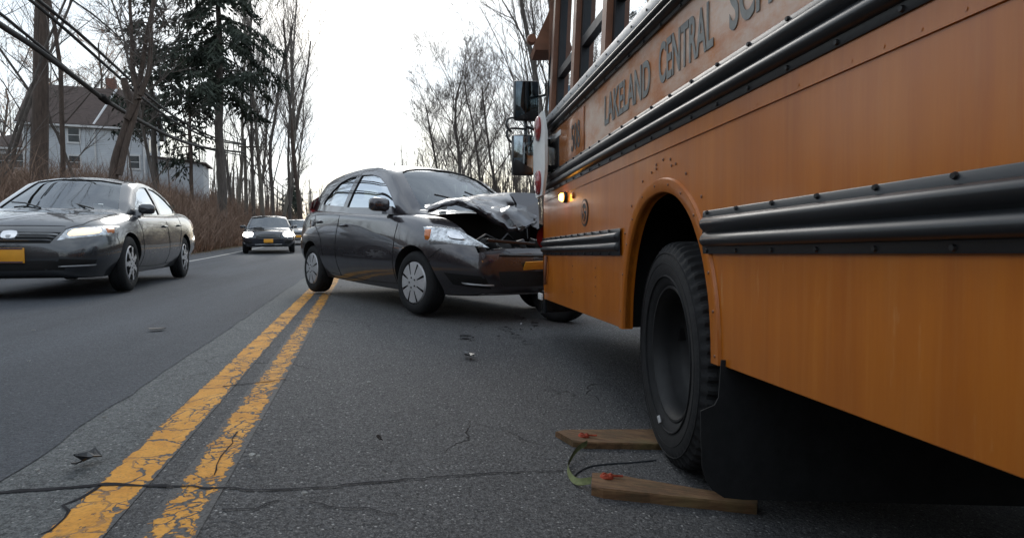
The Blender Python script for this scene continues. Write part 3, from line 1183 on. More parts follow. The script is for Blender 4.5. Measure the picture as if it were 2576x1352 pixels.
def car(name, S, label, cat):
    root = thing(name, label, cat)
    P = S['paint']
    st = catmull(S['stations'], 5)

    def half(s):
        x, zb, ws_, wm, zm, wh, zh, zt = s
        return catmull([(0, zb), (ws_ * .6, zb), (ws_ * .93, zb + .004), (ws_, zb + .05), (wm - .012, zb + (zm - zb) * .55), (wm, zm),
                        (wm - (wm - wh) * .30, zm + (zh - zm) * .62), (wh, zh), (wh * .72, zh + (zt - zh) * .62), (0, zt)], 3)
    rows = []
    for s in st:
        h = half(s)
        ring = [(s[0], y, z) for y, z in h] + [(s[0], -y, z) for y, z in h[::-1][1:-1]]
        rows.append(ring)
    bm_ = MB()
    bm_.grid(rows, closed_j=True)
    nj = len(rows[0])
    bm_.add(rows[0], [tuple(range(nj))], 0, False)
    bm_.add(rows[-1], [tuple(range(nj))[::-1]], 0, False)
    body = bm_.mesh('body', [P, M['dark_void']])
    b2 = bmesh.new()
    b2.from_mesh(body)
    bmesh.ops.remove_doubles(b2, verts=b2.verts, dist=1e-5)
    bmesh.ops.recalc_face_normals(b2, faces=b2.faces)
    b2.to_mesh(body)
    b2.free()
    full_bvh_bm = bmesh.new()
    full_bvh_bm.from_mesh(body)
    bvh = BVHTree.FromBMesh(full_bvh_bm)
    cut = []
    for ax in (S['xf'], S['xr']):
        for sg in (-1, 1):
            c = MB()
            prof = [(sg * .50, .0001), (sg * .50, S['arch']), (sg * 1.2, S['arch']), (sg * 1.2, .0001)]
            c.lathe(prof, 48, 'Y', c=(ax, 0, S['R']), mi=0, closed=False)
            # close axis
            cm = c.mesh('cut', [M['dark_void']])
            b3 = bmesh.new()
            b3.from_mesh(cm)
            bmesh.ops.remove_doubles(b3, verts=b3.verts, dist=.001)
            bmesh.ops.holes_fill(b3, edges=b3.edges)
            bmesh.ops.recalc_face_normals(b3, faces=b3.faces)
            b3.to_mesh(cm)
            b3.free()
            cut.append(cm)
    for poly, y0, y1, axis in S.get('cuts', []):
        c = MB()
        c.prism(poly, y0, y1, axis=axis)
        cut.append(c.mesh('cut', [M['dark_void']]))
    me = boolean(body, cut)
    me.name = 'body'
    bo = bpy.data.objects.new('body', me)
    COL.objects.link(bo)
    bo.parent = root
    try:
        me.set_sharp_from_angle(angle=math.radians(38))
    except Exception:
        pass
    # arch lips
    # ---- greenhouse
    zc_t, ze_t, belt = S['zc'], S['ze'], S['belt']

    def gh(x, inset):
        zb = lerp_table(belt, x)[0] - .03
        wb = lerp_table(S['wbelt'], x)[0]
        ze = max(lerp_table(ze_t, x)[0], zb + .005)
        zc = max(lerp_table(zc_t, x)[0], ze + .005)
        we = wb - S['tumble'] * (ze - zb)
        pts = [(wb, zb)]
        for t in (.25, .5, .75, .92):
            bow = .018 * math.sin(PI * t)
            pts.append((wb + (we - wb) * t + bow, zb + (ze - zb) * t))
        pts.append((we - .012, ze + .004))
        for t in (.10, .25, .5, .75, 1.0):
            y = (we - .012) * (1 - t)
            k = 1 - (y / max(.01, we - .012)) ** 2.2
            pts.append((y, ze + .004 + (zc - ze - .004) * k))
        out = []
        n = len(pts)
        for i, (y, z) in enumerate(pts):
            a, b = pts[max(0, i - 1)], pts[min(n - 1, i + 1)]
            nx, nz = (b[1] - a[1]), -(b[0] - a[0])
            l = math.hypot(nx, nz) or 1
            nx, nz = nx / l, nz / l
            if i == n - 1:
                nx, nz = 0, 1
            out.append((y - nx * inset, z - nz * inset))
        return out

    xs = sorted(set([round(v, 3) for v in frange(zc_t[0][0], zc_t[-1][0], .06)]))

    def shell(inset, sh=0):
        R_ = []
        for x in xs:
            h = gh(x, inset)
            R_.append([(x, y, z) for y, z in h] + [(x, -y, z) for y, z in h[::-1][1:]])
        return R_
    A, B = shell(0), shell(.028)
    # pull the inner shell in lengthwise so that it also has depth under sloping glass
    g = MB()
    g.grid(A)
    na, nj = len(A), len(A[0])
    o = len(g.v)
    g.grid([r[::-1] for r in B])
    def ia(i, j): return i * nj + j
    def ib(i, j): return o + i * nj + (nj - 1 - j)
    rim = []
    for i in range(na - 1):
        rim.append((ia(i, 0), ia(i + 1, 0), ib(i + 1, 0), ib(i, 0)))
        rim.append((ia(i, nj - 1), ib(i, nj - 1), ib(i + 1, nj - 1), ia(i + 1, nj - 1)))
    for j in range(nj - 1):
        rim.append((ia(0, j), ib(0, j), ib(0, j + 1), ia(0, j + 1)))
        rim.append((ia(na - 1, j), ia(na - 1, j + 1), ib(na - 1, j + 1), ib(na - 1, j)))
    g.f += rim
    g.m += [0] * len(rim)
    g.s += [False] * len(rim)
    gm_ = g.mesh('roof', [P, M['black_trim']])
    cut = []
    for poly in S['side_windows']:
        c = MB()
        c.prism(poly, -1.3, 1.3, axis='Y')
        cut.append(c.mesh('cut', [M['black_trim']]))
    for poly, x0, x1 in S['end_windows']:
        c = MB()
        c.prism(poly, x0, x1, axis='X')
        cut.append(c.mesh('cut', [M['black_trim']]))
    me = boolean(gm_, cut)
    me.name = 'roof'
    ro = bpy.data.objects.new('roof', me)
    COL.objects.link(ro)
    ro.parent = root
    try:
        me.set_sharp_from_angle(angle=math.radians(38))
    except Exception:
        pass
    # glass: one inset skin split into windscreen, side and rear panes
    G_ = shell(.013)
    xa = S['end_windows'][0][1]
    xb = S['end_windows'][1][2] if len(S['end_windows']) > 1 else -9
    def pane(nm, test, gm='window_glass'):
        p = MB()
        for i in range(na - 1):
            for j in range(nj - 1):
                q = [G_[i][j], G_[i + 1][j], G_[i + 1][j + 1], G_[i][j + 1]]
                cx = sum(v[0] for v in q) / 4
                if test(cx, j):
                    p.add(q, [(0, 1, 2, 3)], 0, True)
        if p.v:
            me = p.mesh(nm, M[gm])
            b5 = bmesh.new()
            b5.from_mesh(me)
            bmesh.ops.remove_doubles(b5, verts=b5.verts, dist=1e-4)
            bmesh.ops.recalc_face_normals(b5, faces=b5.faces)
            b5.to_mesh(me)
            b5.free()
            oo = bpy.data.objects.new(nm, me)
            COL.objects.link(oo)
            oo.parent = root
    pane('windshield', lambda x, j: 5 <= j < nj - 6 and x > xa - .02, 'screen_glass')
    pane('rear_window', lambda x, j: 5 <= j < nj - 6 and x < xb + .02)
    pane('side_window', lambda x, j: j < 5)
    pane('side_window', lambda x, j: j >= nj - 6)
    # interior deck and seats
    d = MB()
    zb = belt[len(belt) // 2][1]
    xf, xr = S['deck']
    rowsd = []
    for x in frange(xf, xr, .15):
        w = lerp_table(S['wbelt'], x)[0] - .04
        z = lerp_table(belt, x)[0] + .004 + max(0, 0)
        zz = max(z, lerp_table([(s[0], s[7]) for s in S['stations']], x)[0] + .006)
        rowsd.append([(x, -w, z), (x, -w * .6, zz), (x, 0, zz + .003), (x, w * .6, zz), (x, w, z)])
    d.grid(rowsd)
    d.box((xf - .22, .0, zb + .04), (.3, 1.1, .07), bev=.03)
    d.tube([V((S['seat'] + .42, .34 + .17 * math.cos(a), zb + .10 + .17 * math.sin(a))) for a in [k * PI / 8 for k in range(17)]], .013, 6, cap=False)
    d.build('dashboard', M['black_trim'], root)
    for sx, ys in ((S['seat'], (-.34, .34)), (S['seat'] - .85, (-.36, .36))):
        for y in ys:
            sb = MB()
            sb.box((sx, y, zb + .06), (.14, .46, .30), bev=.06, rot=(0, -.25, 0))
            sb.box((sx - .06, y, zb + .29), (.10, .25, .17), bev=.045, rot=(0, -.2, 0))
            sb.build('seat', M['seat_cloth'], root)
    mir = MB()
    mir.box((xf - .62, 0, zb + .32), (.03, .15, .05), bev=.012)
    mir.build('rear_view_mirror', M['black_trim'], root)

    # helpers that lay things on the body skin
    def hit(p, d):
        d = V(d).normalized()
        r = bvh.ray_cast(V(p) + d * 1.5, -d)
        return (r[0], r[1]) if r[0] is not None else (V(p), d)

    def patch(nm, corners, d, m, off=.004, n=10, mm=8, par=None, shape=None):
        c = [V(p) for p in corners]
        rows = []
        for i in range(n + 1):
            u = i / n
            row = []
            for j in range(mm + 1):
                v = j / mm
                uu, vv = u, v
                if shape == 'ellipse':
                    a, b = 2 * u - 1, 2 * v - 1
                    uu = .5 + .5 * a * math.sqrt(1 - b * b / 2)
                    vv = .5 + .5 * b * math.sqrt(1 - a * a / 2)
                q = c[0] * (1 - uu) * (1 - vv) + c[1] * uu * (1 - vv) + c[2] * uu * vv + c[3] * (1 - uu) * vv
                h, nn = hit(q, d)
                e = 0 if (i in (0, n) or j in (0, mm)) else off
                row.append(h + nn * (e if off > 0 else off) + nn * .0012)
            rows.append(row)
        p = MB()
        p.grid(rows)
        return p.build(nm, m, par or root, angle=60)

    def seam(mb, pts, d, r=.0035):
        q = []
        for a, b in zip(pts, pts[1:]):
            a, b = V(a), V(b)
            k = max(2, int((b - a).length / .05))
            for i in range(k):
                h, nn = hit(a.lerp(b, i / k), d)
                q.append(h + nn * .0005)
        h, nn = hit(pts[-1], d)
        q.append(h + nn * .0005)
        mb.tube(q, r, 5)
    S['hit'], S['patch'], S['seam'] = hit, patch, seam
    # wheels
    for ax in ('xf', 'xr'):
        for sg in (1, -1):
            w = car_wheel(S['R'], S['rim'], .19, S['cap'], S['spokes'])
            w.parent = root
            w.location = (S[ax], sg * (S['track'] - .095), S['R'])
            if sg < 0:
                w.rotation_euler = (0, 0, PI + (S.get('steer', 0) if ax == 'xf' else 0))
            else:
                w.rotation_euler = (0, 0, S.get('steer', 0) if ax == 'xf' else 0)
    # door mirrors
    for sg in (1, -1):
        mm = MB()
        x, y, z = S['mirror']
        mm.box((x, sg * (y + .10), z + .03), (.12, .20, .13), bev=.045)
        mm.prism([(x - .04, z - .06), (x + .07, z - .06), (x + .02, z + .02), (x - .03, z + .02)], sg * (y - .04), sg * (y + .05))
        o = mm.build('door_mirror', [P], root, angle=60)
        m2_ = MB()
        m2_.box((x - .062, sg * (y + .10), z + .03), (.004, .155, .09), bev=.0015)
        m2_.build('mirror_glass', M['mirror'], o)
    # side seams, handles, sill
    for sg in (1, -1):
        sm_ = MB()
        for line in S['seams']:
            seam(sm_, [(x, sg * .2, z) for x, z in line], (0, sg, 0))
        sm_.build('door_seam', M['dark_void'], root)
        for x, z in S['handles']:
            h, nn = hit((x, sg * .2, z), (0, sg, 0))
            hb = MB()
            hb.box((0, 0, 0), (.17, .035, .026), bev=.012)
            hb.v = [tuple(V(v) + h + nn * .012) for v in hb.v]
            hb.build('door_handle', P, root, angle=60)
    return root


def place_car(root, x, y, hx, hy, sc=(1, 1, 1), sink=0.0, tilt=0.0):
    f = V((hx, hy, 0)).normalized()
    a, b = V((x, y, 0)) + f * 1.2, V((x, y, 0)) - f * 1.2
    a.z, b.z = G(a.x, a.y), G(b.x, b.y)
    f = (a - b).normalized()
    l = V((-f.y, f.x, 0)).normalized()
    c, d = V((x, y, 0)) + l * .7, V((x, y, 0)) - l * .7
    l = (V((c.x, c.y, G(c.x, c.y))) - V((d.x, d.y, G(d.x, d.y)))).normalized()
    u = f.cross(l).normalized()
    l = u.cross(f)
    m = Matrix(((f.x, l.x, u.x, x), (f.y, l.y, u.y, y), (f.z, l.z, u.z, (a.z + b.z) / 2 - sink + .018), (0, 0, 0, 1)))
    root.matrix_world = m @ Matrix.Diagonal((*sc, 1))
    return m


# ---- dark saloon in the oncoming lane
SAL = dict(paint=M['paint_slate'], xf=1.388, xr=-1.388, R=.33, rim=.215, arch=.375, track=.89, cap='spoke', spokes=7,
    stations=[(-2.46, .42, .50, .60, .62, .56, .86, .90), (-2.43, .36, .62, .74, .62, .66, .96, 1.00), (-2.34, .30, .70, .82, .63, .70, 1.01, 1.07), (-2.15, .25, .76, .88, .64, .73, 1.02, 1.085), (-1.8, .22, .80, .905, .64, .76, 1.015, 1.09),
              (-1.3, .20, .81, .91, .63, .79, .985, 1.05), (-.6, .19, .81, .91, .62, .82, .95, .985), (.2, .19, .81, .91, .60, .82, .93, .965), (.85, .19, .81, .91, .60, .81, .915, .965),
              (1.2, .2, .81, .905, .61, .78, .905, .985), (1.6, .20, .79, .89, .60, .72, .865, .935), (1.95, .20, .74, .85, .57, .67, .795, .865), (2.15, .21, .66, .78, .54, .60, .72, .785), (2.27, .23, .56, .69, .50, .52, .64, .695), (2.34, .26, .46, .57, .47, .42, .57, .615), (2.365, .31, .36, .46, .46, .34, .53, .56)],
    zc=[(-2.02, 1.07), (-1.95, 1.11), (-1.30, 1.34), (-1.1, 1.39), (-.9, 1.425), (-.65, 1.45), (-.4, 1.462), (-.1, 1.464), (.1, 1.455), (.3, 1.43), (.45, 1.39), (1.28, .985), (1.32, .965)],
    ze=[(-2.02, 1.02), (-1.80, 1.04), (-1.25, 1.26), (-1.05, 1.315), (-.85, 1.355), (-.6, 1.385), (-.3, 1.40), (0, 1.395), (.2, 1.37), (.38, 1.32), (1.10, .945), (1.32, .92)],
    belt=[(-2.1, 1.03), (-1.3, .99), (-.6, .955), (.2, .935), (.85, .925), (1.32, .93)],
    wbelt=[(-2.02, .62), (-1.7, .70), (-1.3, .765), (-.6, .80), (.2, .805), (.85, .79), (1.1, .74), (1.32, .64)], tumble=.42,
    side_windows=[[(.84, .955), (.60, 1.10), (.34, 1.245), (.10, 1.32), (-.12, 1.345), (-.26, 1.35), (-.31, .97)], [(-.40, .975), (-.35, 1.35), (-.60, 1.34), (-.88, 1.295), (-1.15, 1.205), (-1.42, 1.07), (-1.30, 1.03), (-1.1, 1.01)]],
    end_windows=[([(-.66, .985), (.66, .985), (.60, 1.12), (.50, 1.36), (.25, 1.395), (-.25, 1.395), (-.50, 1.36), (-.60, 1.12)], .36, 1.5), ([(-.58, 1.12), (.58, 1.12), (.50, 1.30), (.3, 1.33), (-.3, 1.33), (-.50, 1.30)], -2.2, -1.2)],
    deck=(1.15, -1.75), seat=-.05, mirror=(.74, .80, .98),
    seams=[[(.95, .93), (.93, .6), (.90, .28)], [(-.33, .97), (-.36, .6), (-.36, .27)], [(-1.25, 1.0), (-1.16, .75), (-1.02, .62), (-.95, .50)], [(.90, .28), (.2, .26), (-.36, .27), (-.9, .28)], [(.95, .93), (1.3, .87), (1.7, .82)]],
    handles=[(-.18, .80), (-1.05, .83)])
saloon = car('saloon_car', SAL, 'dark slate four-door saloon with lit headlights driving in the near left lane', 'car')


def front_kit(root, S, kind):
    patch, seam, hit = S['patch'], S['seam'], S['hit']
    return patch


pt = SAL['patch']
for sg in (1, -1):
    hl = pt('headlight', [(2.25, sg * .40, .60), (2.0, sg * .86, .665), (1.72, sg * .90, .79), (2.2, sg * .50, .735)], (1, sg * .55, .15), M['reflector'], .012, 14, 8)
    pt('bulb', [(2.24, sg * .44, .612), (2.05, sg * .80, .668), (1.96, sg * .78, .755), (2.2, sg * .52, .732)], (1, sg * .55, .15), M['lamp_on'], .020, 10, 6, par=hl, shape='ellipse')
    pt('indicator', [(2.0, sg * .82, .672), (1.86, sg * .87, .70), (1.80, sg * .87, .765), (1.98, sg * .78, .745)], (1, sg * .75, .15), M['amber_lens'], .018, 6, 4, par=hl)
    pt('fog_vent', [(2.3, sg * .44, .345), (2.15, sg * .74, .36), (2.15, sg * .76, .40), (2.3, sg * .44, .42)], (1, sg * .4, 0), M['dark_void'], .002, 8, 4)
    pt('fog_trim', [(2.3, sg * .42, .33), (2.15, sg * .74, .335), (2.15, sg * .76, .352), (2.3, sg * .42, .345)], (1, sg * .4, 0), M['silver'], .008, 8, 3)
gr = pt('grille', [(2.3, -.38, .575), (2.3, .38, .575), (2.3, .45, .70), (2.3, -.45, .70)], (1, 0, .1), M['dark_void'], .002, 16, 8)
for z, w in ((.605, .39), (.64, .41), (.672, .43)):
    pt('grille_bar', [(2.3, -w, z - .008), (2.3, w, z - .008), (2.3, w, z + .007), (2.3, -w, z + .007)], (1, 0, .1), M['silver'] if z > .66 else M['paint_slate'], .016, 18, 3, par=gr)
eb = pt('emblem', [(2.3, -.085, .60), (2.3, .085, .60), (2.3, .085, .705), (2.3, -.085, .705)], (1, 0, .1), M['chrome'], .03, 14, 10, shape='ellipse')
pt('emblem_ring', [(2.3, -.055, .625), (2.3, .055, .625), (2.3, .055, .685), (2.3, -.055, .685)], (1, 0, .1), M['black_trim'], .0, 10, 8, par=eb, shape='ellipse').location = (.034, 0, .003)
pt('emblem_ring', [(2.3, -.024, .63), (2.3, .024, .63), (2.3, .024, .68), (2.3, -.024, .68)], (1, 0, .1), M['silver'], .0, 8, 6, par=eb, shape='ellipse').location = (.037, 0, .003)
pt('lower_grille', [(2.3, -.50, .30), (2.3, .50, .30), (2.3, .54, .40), (2.3, -.54, .40)], (1, 0, 0), M['dark_void'], .002, 16, 5)
pb = MB()
pb.box((2.375, 0, .455), (.012, .31, .155), bev=.006)
npl = pb.build('number_plate', M['plate_orange'], saloon)
pb = MB()
for z in (.525, .388):
    pb.box((2.3825, 0, z), (.003, .28, .012))
pb.build('plate_band', M['plate_blue'], npl)
tl = SAL['patch']
for sg in (1, -1):
    tl('tail_light', [(-2.4, sg * .60, .78), (-2.2, sg * .86, .78), (-2.1, sg * .84, .96), (-2.38, sg * .58, .95)], (-1, sg * .7, 0), M['red_lens'], .012)
hs = MB()
for sg in (1, -1):
    SAL['seam'](hs, [(1.25, sg * .70, 1.2), (1.7, sg * .68, 1.2), (2.05, sg * .60, 1.2), (2.2, sg * .47, 1.2)], (0, 0, 1))
SAL['seam'](hs, [(2.22, -.46, 1.0), (2.26, 0, 1.0), (2.22, .46, 1.0)], (.3, 0, 1))
hs.build('hood_seam', M['dark_void'], saloon)
wp = MB()
wp.tube([(1.28, .45, .985), (1.10, .2, 1.045), (1.00, -.05, 1.09)], .009, 6)
wp.tube([(1.28, -.12, .99), (1.12, -.35, 1.05), (1.04, -.52, 1.06)], .009, 6)
wp.build('wiper', M['black_trim'], saloon)
ps = MB()
ps.box((1.02, .42, 1.03), (.02, .11, .05), rot=(0, .5, 0))
ps.build('dash_pass', M['tree_sticker'], saloon)
cS = V((-5.20, 8.73, 0)) - V((.96, .278, 0)) * .80
place_car(saloon, cS.x, cS.y, .278, -.96, (.97, .98, 1.04))

# ---- crashed plum hatchback
HAT = dict(paint=M['paint_plum'], xf=1.225, xr=-1.225, R=.285, rim=.19, arch=.335, track=.805, cap='cover', spokes=8, steer=math.radians(4),
    stations=[(-1.80, .38, .48, .56, .60, .52, .84, .90), (-1.775, .32, .58, .68, .62, .60, .93, .97), (-1.70, .27, .67, .77, .63, .66, .97, 1.0), (-1.50, .23, .72, .815, .64, .70, .985, 1.01), (-1.2, .20, .74, .83, .64, .735, .98, 1.0),
              (-.6, .19, .745, .832, .63, .765, .95, .965), (0, .18, .745, .832, .61, .775, .92, .935), (.6, .18, .745, .832, .60, .77, .895, .93),
              (.95, .18, .745, .832, .60, .745, .885, .97), (1.25, .19, .735, .825, .60, .70, .85, .93), (1.5, .19, .70, .80, .58, .65, .80, .88), (1.7, .20, .64, .745, .55, .58, .735, .80), (1.83, .21, .56, .67, .51, .50, .665, .72), (1.92, .23, .46, .57, .47, .42, .60, .645), (1.955, .27, .36, .47, .45, .34, .55, .58)],
    zc=[(-1.80, .95), (-1.76, .99), (-1.60, 1.28), (-1.50, 1.40), (-1.45, 1.425), (-1.2, 1.462), (-.9, 1.485), (-.6, 1.498), (-.3, 1.50), (0, 1.492), (.2, 1.468), (.36, 1.43), (.52, 1.355), (1.20, .96), (1.25, .94)],
    ze=[(-1.80, .93), (-1.72, .97), (-1.53, 1.25), (-1.44, 1.33), (-1.2, 1.375), (-.9, 1.41), (-.6, 1.428), (-.3, 1.435), (0, 1.425), (.2, 1.395), (.4, 1.325), (1.0, .93), (1.25, .90)],
    belt=[(-1.9, 1.0), (-1.2, .985), (-.6, .965), (0, .935), (.6, .905), (1.25, .90)],
    wbelt=[(-1.80, .57), (-1.6, .665), (-1.3, .71), (-.9, .74), (-.3, .765), (.3, .768), (.7, .755), (.95, .71), (1.25, .58)], tumble=.38,
    side_windows=[[(.74, .965), (.60, 1.07), (.38, 1.215), (.15, 1.315), (-.05, 1.352), (-.30, 1.362), (-.37, 1.005)], [(-.48, 1.015), (-.42, 1.362), (-.65, 1.352), (-.84, 1.315), (-1.02, 1.22), (-1.17, 1.10), (-1.18, 1.06)]],
    end_windows=[([(-.60, .955), (.60, .955), (.56, 1.12), (.48, 1.36), (.38, 1.405), (.2, 1.43), (-.2, 1.43), (-.38, 1.405), (-.48, 1.36), (-.56, 1.12)], .34, 1.4), ([(-.48, 1.08), (.48, 1.08), (.44, 1.33), (-.44, 1.33)], -2.0, -1.42)],
    deck=(1.10, -1.55), seat=-.12, mirror=(.66, .765, .965),
    cuts=[([(1.22, 1.2), (1.22, .60), (1.80, .52), (1.93, .60), (2.1, 1.2)], -.57, .57, 'Y')],
    seams=[[(.92, .90), (.90, .6), (.86, .25)], [(-.42, .96), (-.46, .6), (-.46, .25)], [(-1.24, 1.0), (-1.12, .82), (-.90, .66), (-.82, .45)], [(.86, .25), (.2, .235), (-.46, .25), (-.82, .27)], [(-1.45, .58), (-1.75, .585)], [(1.50, .52), (1.62, .60)]],
    handles=[(-.28, .80), (-1.02, .845)])
hatch = car('hatchback', HAT, 'dark plum hatchback with crumpled bonnet, crashed nose first into the front of the school bus', 'car')
HC = V((-1.635, 6.30, 0)) + V((.777, .629, 0)) * .76
HM = place_car(hatch, HC.x, HC.y, .629, -.777)
pt = HAT['patch']
for sg in (-1, 1):
    hl = pt('headlight', [(1.82, sg * .40, .595), (1.50, sg * .80, .63), (1.36, sg * .80, .80), (1.58, sg * .60, .775)], (1, sg * .8, .3), M['reflector'], .014, 14, 8)
    pt('indicator', [(1.48, sg * .77, .66), (1.40, sg * .79, .67), (1.36, sg * .77, .77), (1.43, sg * .72, .765)], (1, sg * .95, .3), M['amber_lens'], .020, 6, 5, par=hl)
    pt('bulb', [(1.70, sg * .52, .62), (1.58, sg * .66, .64), (1.52, sg * .66, .73), (1.62, sg * .56, .71)], (1, sg * .8, .3), M['chrome'], .026, 8, 8, par=hl, shape='ellipse')
    pt('fog_vent', [(1.85, sg * .40, .27), (1.66, sg * .66, .30), (1.60, sg * .72, .40), (1.82, sg * .46, .38)], (1, sg * .6, 0), M['dark_void'], .002, 8, 5)
    pt('fog_trim', [(1.86, sg * .38, .295), (1.70, sg * .60, .31), (1.68, sg * .60, .325), (1.85, sg * .38, .31)], (1, sg * .6, 0), M['silver'], .012, 8, 3)
    pt('tail_light', [(-1.74, sg * .58, .98), (-1.55, sg * .72, .96), (-1.50, sg * .70, 1.12), (-1.64, sg * .55, 1.2)], (-1, sg * 1.1, 0), M['red_lens'], .014)
pt('lower_grille', [(1.94, -.36, .29), (1.94, .36, .29), (1.94, .40, .42), (1.94, -.40, .42)], (1, 0, 0), M['dark_void'], .002, 14, 5)
pt('bumper_bar', [(1.94, -.40, .545), (1.94, .40, .545), (1.94, .38, .57), (1.94, -.38, .57)], (1, 0, 0), M['black_trim'], .012, 14, 3)
pt('front_lip', [(1.92, -.52, .215), (1.92, .52, .215), (1.93, .50, .232), (1.93, -.50, .232)], (1, 0, 0), M['silver'], .006, 16, 3)
pl = MB()
pl.box((1.958, .02, .455), (.012, .30, .13), bev=.006, rot=(.05, .5, .02))
pl.build('number_plate', M['plate_orange'], hatch)
ft = MB()
ft.tube([(.2, .12, .7)] * 2, .001, 3)
ft = None
tn = MB()
c = HAT['hit']((-1.2, -.5, .80), (0, -1, 0))[0]
tn.box((0, 0, 0), (.15, .006, .15), bev=.002)
tn.v = [tuple(V(v) + c) for v in tn.v]
tn.build('fuel_flap', M['paint_plum'], hatch, angle=60)
wp = MB()
wp.tube([(1.17, -.05, .965), (1.00, -.22, 1.075), (.93, -.42, 1.11)], .009, 6)
wp.tube([(1.17, .35, .965), (.96, .12, 1.105), (.86, -.02, 1.17)], .009, 6)
wp.build('wiper', M['black_trim'], hatch)
sk = MB()
sk.lathe([(0, 0), (0, .045), (.003, .045), (.003, 0)], 18, 'Z', c=(0, 0, 0))
sk.v = [tuple(Euler((.25, .95, 0)).to_matrix() @ V(v) + V((1.115, -.44, .995))) for v in sk.v]
sk.build('windshield_sticker', M['tree_sticker'], hatch)

# crushed bonnet: folded sheet rising off the wings
HMI = (HM).inverted()


def hp(px, py, lx):
    """image point -> hatchback coordinates on the cross plane at lx"""
    f = HM.to_3x3() @ V((1, 0, 0))
    o = HM @ V((lx, 0, 0))
    return HMI @ on_plane(px, py, o, f)


def hy(px, py, ly):
    f = HM.to_3x3() @ V((0, 1, 0))
    o = HM @ V((0, ly, 0))
    return HMI @ on_plane(px, py, o, f)


RB = random.Random(11)
K = [  # rows from the windscreen forward, points from the car's right to its left
    [hp(1068, 516, 1.10), hp(1120, 505, 1.14), hp(1185, 492, 1.16), hp(1240, 486, 1.15), hp(1290, 484, 1.14), hp(1345, 488, 1.12)],
    [hp(1074, 521, 1.18), hp(1122, 501, 1.26), hp(1178, 497, 1.30), hp(1235, 498, 1.30), hp(1292, 492, 1.30), hp(1350, 500, 1.30)],
    [hp(1076, 523, 1.24), hp(1130, 502, 1.38), hp(1185, 506, 1.44), hp(1236, 516, 1.44), hp(1300, 520, 1.45), hp(1352, 520, 1.44)],
    [hp(1077, 525, 1.27), hp(1136, 504, 1.44), hp(1190, 513, 1.55), hp(1240, 532, 1.58), hp(1290, 525, 1.60), hp(1350, 545, 1.56)],
    [hp(1079, 528, 1.29), hp(1140, 508, 1.47), hp(1196, 522, 1.60), hp(1245, 550, 1.66), hp(1300, 577, 1.70), hp(1352, 556, 1.62)],
]
def refine(K, n):
    rows = [catmull([tuple(p) for p in r], n) for r in K]
    cols = list(zip(*rows))
    cols = [catmull(list(c), n) for c in cols]
    return [list(r) for r in zip(*cols)]
R_ = refine(K, 5)
hd = MB()
rr = []
for i, row in enumerate(R_):
    r2 = []
    for j, p in enumerate(row):
        p = V(p)
        jj = j / len(row)
        k = min(1, i / 8) * (.35 + jj)
        p.z += k * .012 * math.sin(j * 1.9 + i * .7) * (1 if (i + j) % 3 else -.4) + RB.uniform(-.004, .004) * k
        p.x += k * .010 * math.sin(j * .9 - i * 1.3)
        r2.append(p)
    rr.append(r2)
hd.grid(rr, sm=True)
hd.grid([[p - V((.004, 0, .012)) for p in r] for r in rr], sm=True)
# folded front edge
e = rr[-1]
hd.grid([e, [p + V((-.025, 0, -.03)) for p in e], [p + V((-.06, 0, -.02)) for p in e]], sm=False)
bon = hd.build('hood', M['paint_plum'], hatch, angle=24)
# torn second fold standing up against the bus
f2 = MB()
A_ = [hp(1284, 486, 1.42), hp(1318, 484, 1.44), hp(1352, 487, 1.40)]
B_ = [hp(1300, 512, 1.52), hp(1325, 520, 1.50), hp(1354, 508, 1.50)]
C_ = [hp(1296, 548, 1.62), hp(1328, 546, 1.56), hp(1356, 548, 1.60)]
D_ = [hp(1304, 578, 1.70), hp(1330, 566, 1.62), hp(1356, 575, 1.64)]
f2.grid([A_, B_, C_, D_], sm=False)
f2.grid([[p - V((.02, 0, .005)) for p in r] for r in (A_, B_, C_, D_)], sm=False)
f2.build('hood_fold', M['paint_plum'], hatch, angle=10)
# engine bay clutter
eb = MB()
for k in range(26):
    x, y = RB.uniform(1.3, 1.75), RB.uniform(-.5, .5)
    eb.box((x, y, RB.uniform(.52, .66)), (RB.uniform(.05, .22), RB.uniform(.05, .25), RB.uniform(.04, .12)), rot=(RB.uniform(-.4, .4), RB.uniform(-.4, .4), RB.uniform(0, 3)), bev=.01)
for k in range(8):
    a = V((RB.uniform(1.25, 1.8), RB.uniform(-.55, .5), RB.uniform(.6, .72)))
    b = a + V((RB.uniform(-.2, .2), RB.uniform(-.3, .3), RB.uniform(-.05, .08)))
    eb.tube([a, (a + b) / 2 + V((0, 0, .06)), b], .012, 6)
eb.build('engine', M['black_trim'], hatch)
cm = MB()
cm.box((1.86, .05, .60), (.05, .95, .05), bev=.01, rot=(.03, 0, .06))
cm.box((1.80, .0, .665), (.03, .8, .03), bev=.006, rot=(-.04, 0, -.08))
for k in range(9):
    cm.box((1.84 + RB.uniform(-.04, .07), RB.uniform(.1, .5), RB.uniform(.56, .75)), (.012, RB.uniform(.06, .2), RB.uniform(.04, .12)), rot=(RB.uniform(-.8, .8), RB.uniform(-.6, .6), RB.uniform(-.6, .6)))
cm.build('radiator_frame', M['black_gloss'], hatch)
uf = MB()
uf.prism([(.98, .885), (1.30, .84), (1.55, .74), (1.56, .70), (1.30, .79), (.98, .845)], -.60, -.585)
uf.build('inner_wing', M['silver'], hatch)

